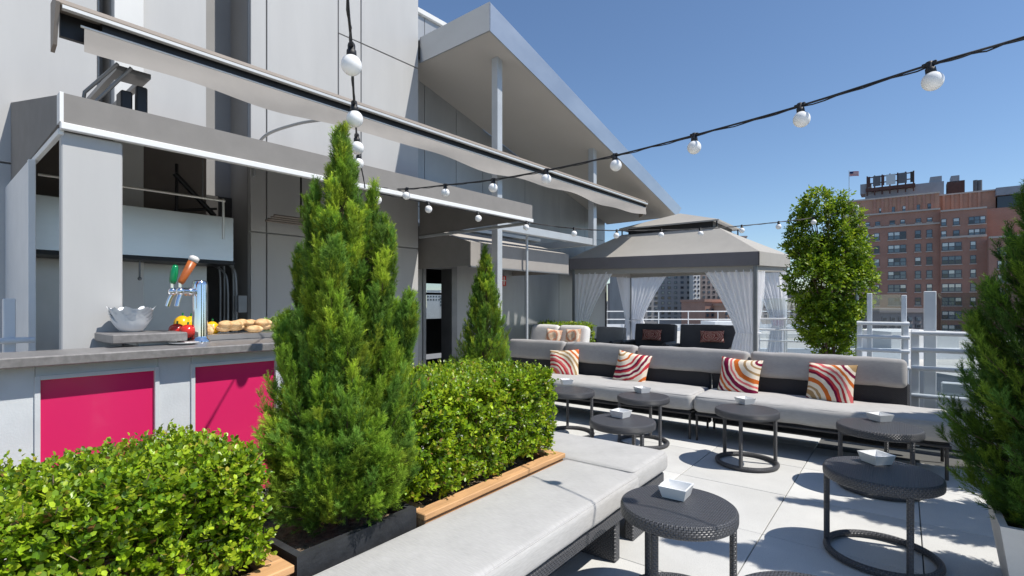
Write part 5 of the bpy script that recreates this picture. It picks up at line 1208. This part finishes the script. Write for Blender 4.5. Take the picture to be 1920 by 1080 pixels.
leafy_tree('bushy light green leafy tree in a pot behind the sofa', -.89, 8.79, .45, [lb(1530, 400, 32, 38), lb(1580, 425, 30, 42), lb(1515, 450, 38, 46, .1), lb(1560, 470, 52, 52), lb(1530, 530, 46, 52, -.1), lb(1580, 540, 52, 55), lb(1550, 600, 48, 52), lb(1500, 425, 22, 26), lb(1605, 490, 22, 34), lb(1570, 390, 22, 22), lb(1555, 635, 34, 30)], 6200, 15)
# lettuce on the bar
n_, s_ = on_counter(520, 626); lw_ = Fw(n_, s_, 1.20)
r_ = np.random.default_rng(8); k = 130; d = unit(np.c_[r_.normal(size=(k, 2)), np.abs(r_.normal(size=k)) * .8]); 
lt = Thing('lettuce_heap', 'heap of pale lettuce at the end of the bar beside the conifer', 'lettuce', tuple(lw_))
V, Fc, C = leaves(d * .03 + np.array([0, 0, .03]), unit(d + r_.normal(size=(k, 3)) * .3), unit(r_.normal(size=(k, 3)) + np.array([0, 0, 1.])), r_.uniform(.07, .13, k), r_.uniform(.05, .09, k), np.array([(.30, .40, .12)]) * r_.uniform(.7, 1.5, (k, 1)))
lt.raw('leaves', quick_mesh('leaves', V, Fc, C, 'leaf_box'), kind='stuff')
n_, s_ = on_counter(322, 640); lw_ = Fw(n_, s_, 1.20); lt = Thing('parsley_sprig', 'sprig of green garnish beside the tomatoes', 'garnish', tuple(lw_)); k = 60; d = unit(np.c_[r_.normal(size=(k, 2)), np.abs(r_.normal(size=k)) * .6])
V, Fc, C = leaves(d * .02 + np.array([0, 0, .012]), d, unit(r_.normal(size=(k, 3)) + np.array([0, 0, 1.])), r_.uniform(.03, .055, k), r_.uniform(.02, .035, k), np.array([(.10, .22, .04)]) * r_.uniform(.6, 1.6, (k, 1))); lt.raw('leaves', quick_mesh('leaves', V, Fc, C, 'leaf_box'), kind='stuff')

# ================================================================== CITY BEYOND
def frame_from(px0, d0, px1, d1):
    p = at_d(px0, HY, d0); q = at_d(px1, HY, d1); v = q - p; a = math.atan2(v[1], v[0]); return (np.array([p[0], p[1], 0]), a), np.linalg.norm(v)
def on_face(fr, px, py, y=0.0):
    o, a = fr; dr = np.array([math.cos(a), math.sin(a), 0]); nn = np.array([-math.sin(a), math.cos(a), 0]); p = at_plane(px, py, o + nn * y, dr); return float((p - o) @ dr), float(p[2])
def far_window(t, fr, px0, px1, py, h, panes, y=0.0, blind=None, ref=None):
    """one window: dark frame with its panes, standing in the facade plane y"""
    x0, z = on_face(fr, px0, py, y); x1, _ = on_face(fr, px1, py, y)
    if ref is not None: z = ref
    b = MB(); b.box(x0, x1, y - .10, y + .02, z - h / 2, z + h / 2); fo = t.part('window', b, 'win_frame')
    w = (x1 - x0) / panes
    for q in range(panes):
        for half in (0, 1):
            m = random.choice(['pane', 'pane', 'pane', 'pane_dark'] if half == 0 else ['pane', 'pane', 'pane_blind', 'pane_blind', 'pane_dark'])
            if blind: m = blind
            zz0 = z - h / 2 + .12 + half * (h / 2 - .06); b = MB(); b.box(x0 + q * w + .10, x0 + (q + 1) * w - .10, y - .135, y - .101, zz0, zz0 + h / 2 - .18); t.part('pane', b, m, parent=fo)
    b = MB(); b.box(x0 - .15, x1 + .15, y - .22, y - .001, z - h / 2 - .22, z - h / 2 - .02); t.part('sill', b, 'stone_trim', parent=fo)
frA, LA = frame_from(1580, 124, 1763, 113)
BA = Thing('brick_apartment_house', 'large red brick apartment house with rooftop plant and stone cornices', 'building', (20, 8, GZ), frA)
zA = on_face(frA, 1763, 393)[1]; xB0 = LA; xB1 = on_face(frA, 1849, 450)[0]; xB2 = on_face(frA, 1990, 450)[0]
zA2 = on_face(frA, 1763, 362, 2.0)[1]
def bbox(n_, x0, x1, y0, y1, z0, z1, m): b = MB(); b.box(x0, x1, y0, y1, z0, z1); return BA.part(n_, b, m)
bbox('wall', 0, xB0, 0, 22, GZ, zA, 'brick')
bbox('attic_wall', -.5, xB0 - .05, 2.0, 20, zA, zA2, 'brick_pale')
bbox('cornice', -.3, xB0, -.35, .4, zA, zA + .35, 'stone_trim'); bbox('cornice', -.6, xB0, 1.7, 2.4, zA2, zA2 + .35, 'stone_trim')
zc2 = on_face(frA, 1763, 418)[1]; bbox('cornice', 0, xB0 - .02, -.3, -.002, zc2 - .2, zc2 + .15, 'stone_trim')
zB = on_face(frA, 1770, 397, -1.2)[1]; zB2 = on_face(frA, 1820, 362, 5)[1]; zBc = on_face(frA, 1800, 444, -1.2)[1]
bbox('wall', xB0, xB1, -1.2, 22, GZ, zB, 'brick'); bbox('cornice', xB0 + .02, xB1, -1.5, -1.202, zBc - .2, zBc + .2, 'stone_trim'); bbox('cornice', xB0, xB1, -1.45, -.8, zB, zB + .35, 'stone_trim')
bbox('attic_wall', xB0 - .04, xB1 + 2, 5, 20, zB - .5, zB2, 'brick_pale'); bbox('cornice', xB0 - .3, xB1 + 2.3, 4.7, 5.4, zB2, zB2 + .3, 'stone_trim')
for q in range(5): x = xB0 + .6 + q * (xB1 - xB0) / 5; bbox('pilaster', x, x + .45, 4.7, 4.999, zB - .5, zB2, 'brick_pale')
for q in range(8): x = 6 + q * (xB0 - 6) / 8; bbox('pilaster', x, x + .5, 1.75, 1.999, zA + .36, zA2, 'brick')
zB3 = on_face(frA, 1880, 383, -4)[1]; bbox('wall', xB1, xB2, -4, 22, GZ, zBc - 1, 'brick'); bbox('wall', xB1 + .02, xB2, 1, 21.5, zBc - 1, zB3, 'brick'); bbox('cornice', xB1 + .02, xB2, -4.3, -3.6, zBc - 1, zBc - .6, 'stone_trim')
colsA = [(1620, 1630, 1), (1639, 1649, 1), (1665, 1699, 3), (1715.5, 1726.5, 1), (1737, 1748, 1)]
r0z = on_face(frA, 1742, 438)[1]; dzr = 25.4 / 960 * 114.5
for r in range(11):
    for (a, c, n) in colsA: far_window(BA, frA, a, c, 450, 1.75, n, ref=r0z - r * dzr)
zz = on_face(frA, 1742, 412)[1]
for (a, c) in ((1622, 1631), (1641, 1650), (1668, 1678), (1688, 1697), (1717, 1727), (1738, 1748)): far_window(BA, frA, a, c, 412, .95, 1, ref=zz)
zz = on_face(frA, 1742, 388, 2)[1]
for (a, c) in ((1648, 1656), (1669, 1678), (1692, 1701), (1715, 1725), (1739, 1748)): far_window(BA, frA, a, c, 390, 1.5, 1, y=2.0, ref=zz)
for (py, cs_) in ((415, ((1764.5, 1774.5, 1), (1787, 1799, 1), (1816, 1848, 3))), (438, ((1764.5, 1774.5, 1), (1787, 1799, 1), (1816, 1848, 3)))):
    zz = on_face(frA, 1800, py, -1.2)[1]
    for (a, c, n) in cs_: far_window(BA, frA, a, c, py, 1.55, n, y=-1.2, ref=zz)
for r in range(10):
    zz = on_face(frA, 1785, 462 + 25.8 * r, -1.2)[1]
    for (a, c, n) in ((1766, 1803, 3), (1819, 1830, 1)): far_window(BA, frA, a, c, 462, 1.75, n, y=-1.2, ref=zz)
for q in range(4):
    zz = on_face(frA, 1900, 470 + 26 * q, -4)[1]; far_window(BA, frA, 1870, 1890, 470, 1.7, 2, y=-4, ref=zz)
# rooftop plant
def roofbox(n_, px0, px1, pt, pb, y, dep_, m, parent=None):
    x0, z1 = on_face(frA, px0, pt, y); x1, z0 = on_face(frA, px1, pb, y); b = MB(); b.box(x0, x1, y, y + dep_, z0, z1); return BA.part(n_, b, m, parent=parent)
roofbox('plant_screen', 1622, 1700, 355, 385, 6, 8, 'roof_grey'); roofbox('plant_screen', 1700.5, 1770, 347, 380, 6, 8, 'roof_grey'); roofbox('lift_housing', 1744, 1766, 332, 352, 6.5, 6, 'roof_grey'); roofbox('stair_roof', 1613, 1634, 346, 362, 5.5, 5, 'roof_grey')
x0, z0 = on_face(frA, 1626, 352, 5); x1, z1 = on_face(frA, 1713, 320, 5)
bill = MB(); 
for q in range(7): x = x0 + (x1 - x0) * q / 6; bill.tube([(x, 5, z0 - 2), (x, 5, z1)], .16, 5); bill.tube([(x, 7.2, z0 - 2), (x, 5, z1 - .5)], .11, 5)
for zz in (z0 - .3, z0 + .9, z1 - .4): bill.tube([(x0, 5, zz), (x1, 5, zz)], .14, 5)
fr_ = BA.part('sign_scaffold', bill, 'rust')
for (a, c, m) in ((.0, .07, 'rust'), (.13, .30, 'win_frame'), (.31, .38, 'rust'), (.42, .62, 'pane_blind'), (.68, .86, 'win_frame'), (.93, 1.0, 'dark_gap')):
    b = MB(); b.box(x0 + (x1 - x0) * a, x0 + (x1 - x0) * c, 4.75, 4.83, z0 + .1, z1 - .2); BA.part('sign_panel', b, m, parent=fr_)
b = MB(); b.box(x0 - .3, x1 + .3, 4.8, 8, z0 - 1.0, z0 - .2); BA.part('sign_base', b, 'rust', parent=fr_)
roofbox('cooling_tower', 1783, 1799, 330, 341, 8, 4, 'roof_grey'); roofbox('cooling_tower_frame', 1776, 1809, 341, 362, 8, 4, 'rust')
for px in (1829, 1837): x, z = on_face(frA, px, 338, 8); b = MB(); b.tube([(x, 8, z - 3.2), (x, 8, z)], .42, 8); BA.part('flue', b, 'win_frame')
roofbox('terrace_roof', 1868, 1960, 352, 358, 3, 6, 'roof_grey'); roofbox('glass_lounge', 1870, 1960, 358, 384, 4, 5, 'pane_dark')
# flag on its pole
x, z = on_face(frA, 1592, 322, 3); x_, zl = on_face(frA, 1592, 395, 3)
FL = Thing('roof_flag', 'small striped flag on a pole on the brick apartment house', 'flag', (x, 3, zl), frA)
b = MB(); b.tube([(x, 3, zl), (x, 3, z + .3)], .07, 6); FL.part('pole', b, 'flagpole')
Lf, Hf = 2.0, 1.15; cl = FL.o
def strip(x0_, x1_, z0_, z1_, yo):
    P = np.zeros((2, 9, 3))
    for j in range(9):
        u = j / 8; xx = x0_ + (x1_ - x0_) * u; k_ = (xx - x) / Lf
        for i in range(2): P[i, j] = (xx, 3 + .18 * math.sin(k_ * 6) - yo, (z0_, z1_)[i] - .15 * k_ + .05 * math.sin(k_ * 5))
    b = MB(); b.grid(P); return b
for q in range(7): FL.part('stripe', strip(x + .08, x + Lf, z - Hf + q * Hf / 7, z - Hf + (q + 1) * Hf / 7, 0), 'flag_red' if q % 2 == 0 else 'flag_white')
FL.part('canton', strip(x + .08, x + .85, z - Hf * .5, z, .03), 'flag_blue')

# towers seen through the gazebo
def tower(name, label, px0, px1, ptop, dep_, depth_m, mat, cols=0, rows=0, rowtop=0, rowstep=0, w=.5, hgt=1.5, pmat='pane_dark', ang=None, d1=None):
    fr, L = frame_from(px0, dep_, px1, d1 or dep_); zt_ = H + (HY - ptop) / 960 * dep_
    t = Thing(name, label, 'building', (L / 2, depth_m / 2, GZ), fr); b = MB(); b.box(0, L, 0, depth_m, GZ, zt_); t.part('wall', b, mat)
    b = MB(); b.box(-.2, L + .2, -.2, depth_m + .2, zt_, zt_ + .5); t.part('parapet', b, mat)
    for c in range(cols):
        for r in range(rows):
            x = (c + .5) * L / cols; z = H + (HY - (rowtop + r * rowstep)) / 960 * dep_
            b = MB(); b.box(x - w * L / cols / 2, x + w * L / cols / 2, -.12, .0, z - hgt / 2, z + hgt / 2); f_ = t.part('window', b, 'win_frame'); b = MB(); b.box(x - w * L / cols / 2 + .12, x + w * L / cols / 2 - .12, -.15, -.121, z - hgt / 2 + .12, z + hgt / 2 - .12); t.part('pane', b, random.choice([pmat, 'pane']), parent=f_)
    return t
tower('apartment_tower', 'grey-brown apartment tower with small square windows seen through the gazebo', 1176, 1297, 455, 170, 30, 'tower_grey', 10, 9, 520, 9.6, .5, .9)
tower('apartment_tower', 'sunlit tower corner painted as a tall narrow white strip with paired windows seen through the gazebo', 1300, 1313, 440, 166, 14, 'tower_white', 2, 9, 520, 8.5, .45, .7)  # sunlit corner, its brightness put into white walls
tower('apartment_tower', 'dark brown apartment tower beside the white strip seen through the gazebo', 1315, 1400, 445, 180, 30, 'tower_brown', 9, 9, 520, 9.2, .5, .9)
tower('brick_block', 'low orange brick block behind the gazebo sofa', 1358, 1392, 574, 95, 14, 'brick_pale', 4, 4, 588, 9, .5, .6)
tower('brick_block', 'brick block with pale cornices beyond the gazebo', 1322, 1358, 566, 100, 14, 'brick', 4, 4, 582, 9, .5, .6)
tower('distant_block', 'dark distant block left of the towers behind the gazebo', 1158, 1175, 530, 240, 25, 'tower_brown', 4, 5, 540, 8, .5, 1.2)
tower('brick_block', 'narrow brick tower behind the gazebo post', 1398, 1416, 500, 140, 15, 'brick_pale', 4, 9, 512, 9, .5, .8)
tower('distant_block', 'pale low distant block seen past the railing beside the gazebo', 1420, 1520, 562, 150, 25, 'tower_white', 10, 3, 575, 9, .5, .9)
tower('dark_block', 'dark flat block with roof planting below the brick apartment house', 1650, 1745, 586, 62, 10, 'tower_brown', 6, 3, 598, 13, .6, .55)
# neighbour roofs just below
fr, L = frame_from(1130, 40, 1560, 40); b = MB()
nr = Thing('neighbour_roof', 'pale flat roof of the next building beyond the gazebo', 'building', (L / 2, -8, GZ), fr); b.box(-6, L + 1, -18, 2, GZ, -.75); nr.part('wall', b, 'pale_roof')
b = MB(); b.box(-6, L + 1, -18.3, -18.01, -1.4, -.45); nr.part('parapet', b, 'white_paint'); b = MB(); b.box(-6, L + 1, 1.7, 2, -.749, -.2); nr.part('parapet', b, 'white_paint')
for q in range(9):
    b = MB(); b.tube([(q * 2.4, 1.5, -.749), (q * 2.4, 1.5, .9)], .04, 6); nr.part('rail_post', b, 'white_paint')
for zz in (.2, .85): b = MB(); b.tube([(-5, 1.5, zz), (L, 1.5, zz)], .045, 6); nr.part('rail', b, 'white_paint')
b = MB(); b.box(6, 9, -7, -4.5, -.749, .3); nr.part('roof_hatch', b, 'white_paint'); b = MB(); b.box(11.5, 12.5, -9, -8, -.749, -.1); nr.part('vent_box', b, 'roof_grey')
fr, L = frame_from(1600, 24, 1990, 24); nr = Thing('neighbour_roof', 'pale flat roof of the next building below the white railings', 'building', (L / 2, 0, GZ), fr)
b = MB(); b.box(-1.5, L + 8, -9.0, 9, GZ, -.9); nr.part('wall', b, 'pale_roof'); b = MB(); b.box(-1.5, L + 8, 8.7, 9, -.899, -.45); nr.part('parapet', b, 'tower_white'); b = MB(); b.box(.3, 3.2, -2, 1, -.899, .25); nr.part('roof_hatch', b, 'tower_white'); b = MB(); b.box(4.0, 8.5, -5, -2.5, -.899, -.1); nr.part('roof_hatch', b, 'pale_roof')
# distant skyline, well spread
for q, (px, pw, pt, dp, m) in enumerate(((560, 60, 548, 420, 'tower_white'), (640, 50, 540, 500, 'tower_grey'), (720, 40, 552, 460, 'tower_white'), (800, 26, 545, 520, 'tower_white'), (824, 22, 555, 420, 'pale_roof'), (850, 40, 550, 480, 'tower_grey'), (1135, 22, 566, 300, 'pale_roof'), (1450, 60, 552, 420, 'tower_grey'), (1510, 55, 545, 380, 'tower_brown'), (1560, 40, 540, 330, 'brick'), (2000, 90, 470, 160, 'tower_grey'), (2150, 120, 490, 190, 'brick'))):
    lab = ['white', 'grey', 'pale square', 'white slab', 'sandy', 'wide grey', 'low sandy', 'grey slab', 'brown', 'brick', 'tall grey', 'wide brick'][q]
    tower('skyline_block', f'{lab} far skyline block on the horizon', px, px + pw, pt, dp, 30, m, 5, 3, pt + 5, 6, .5, 1.6)
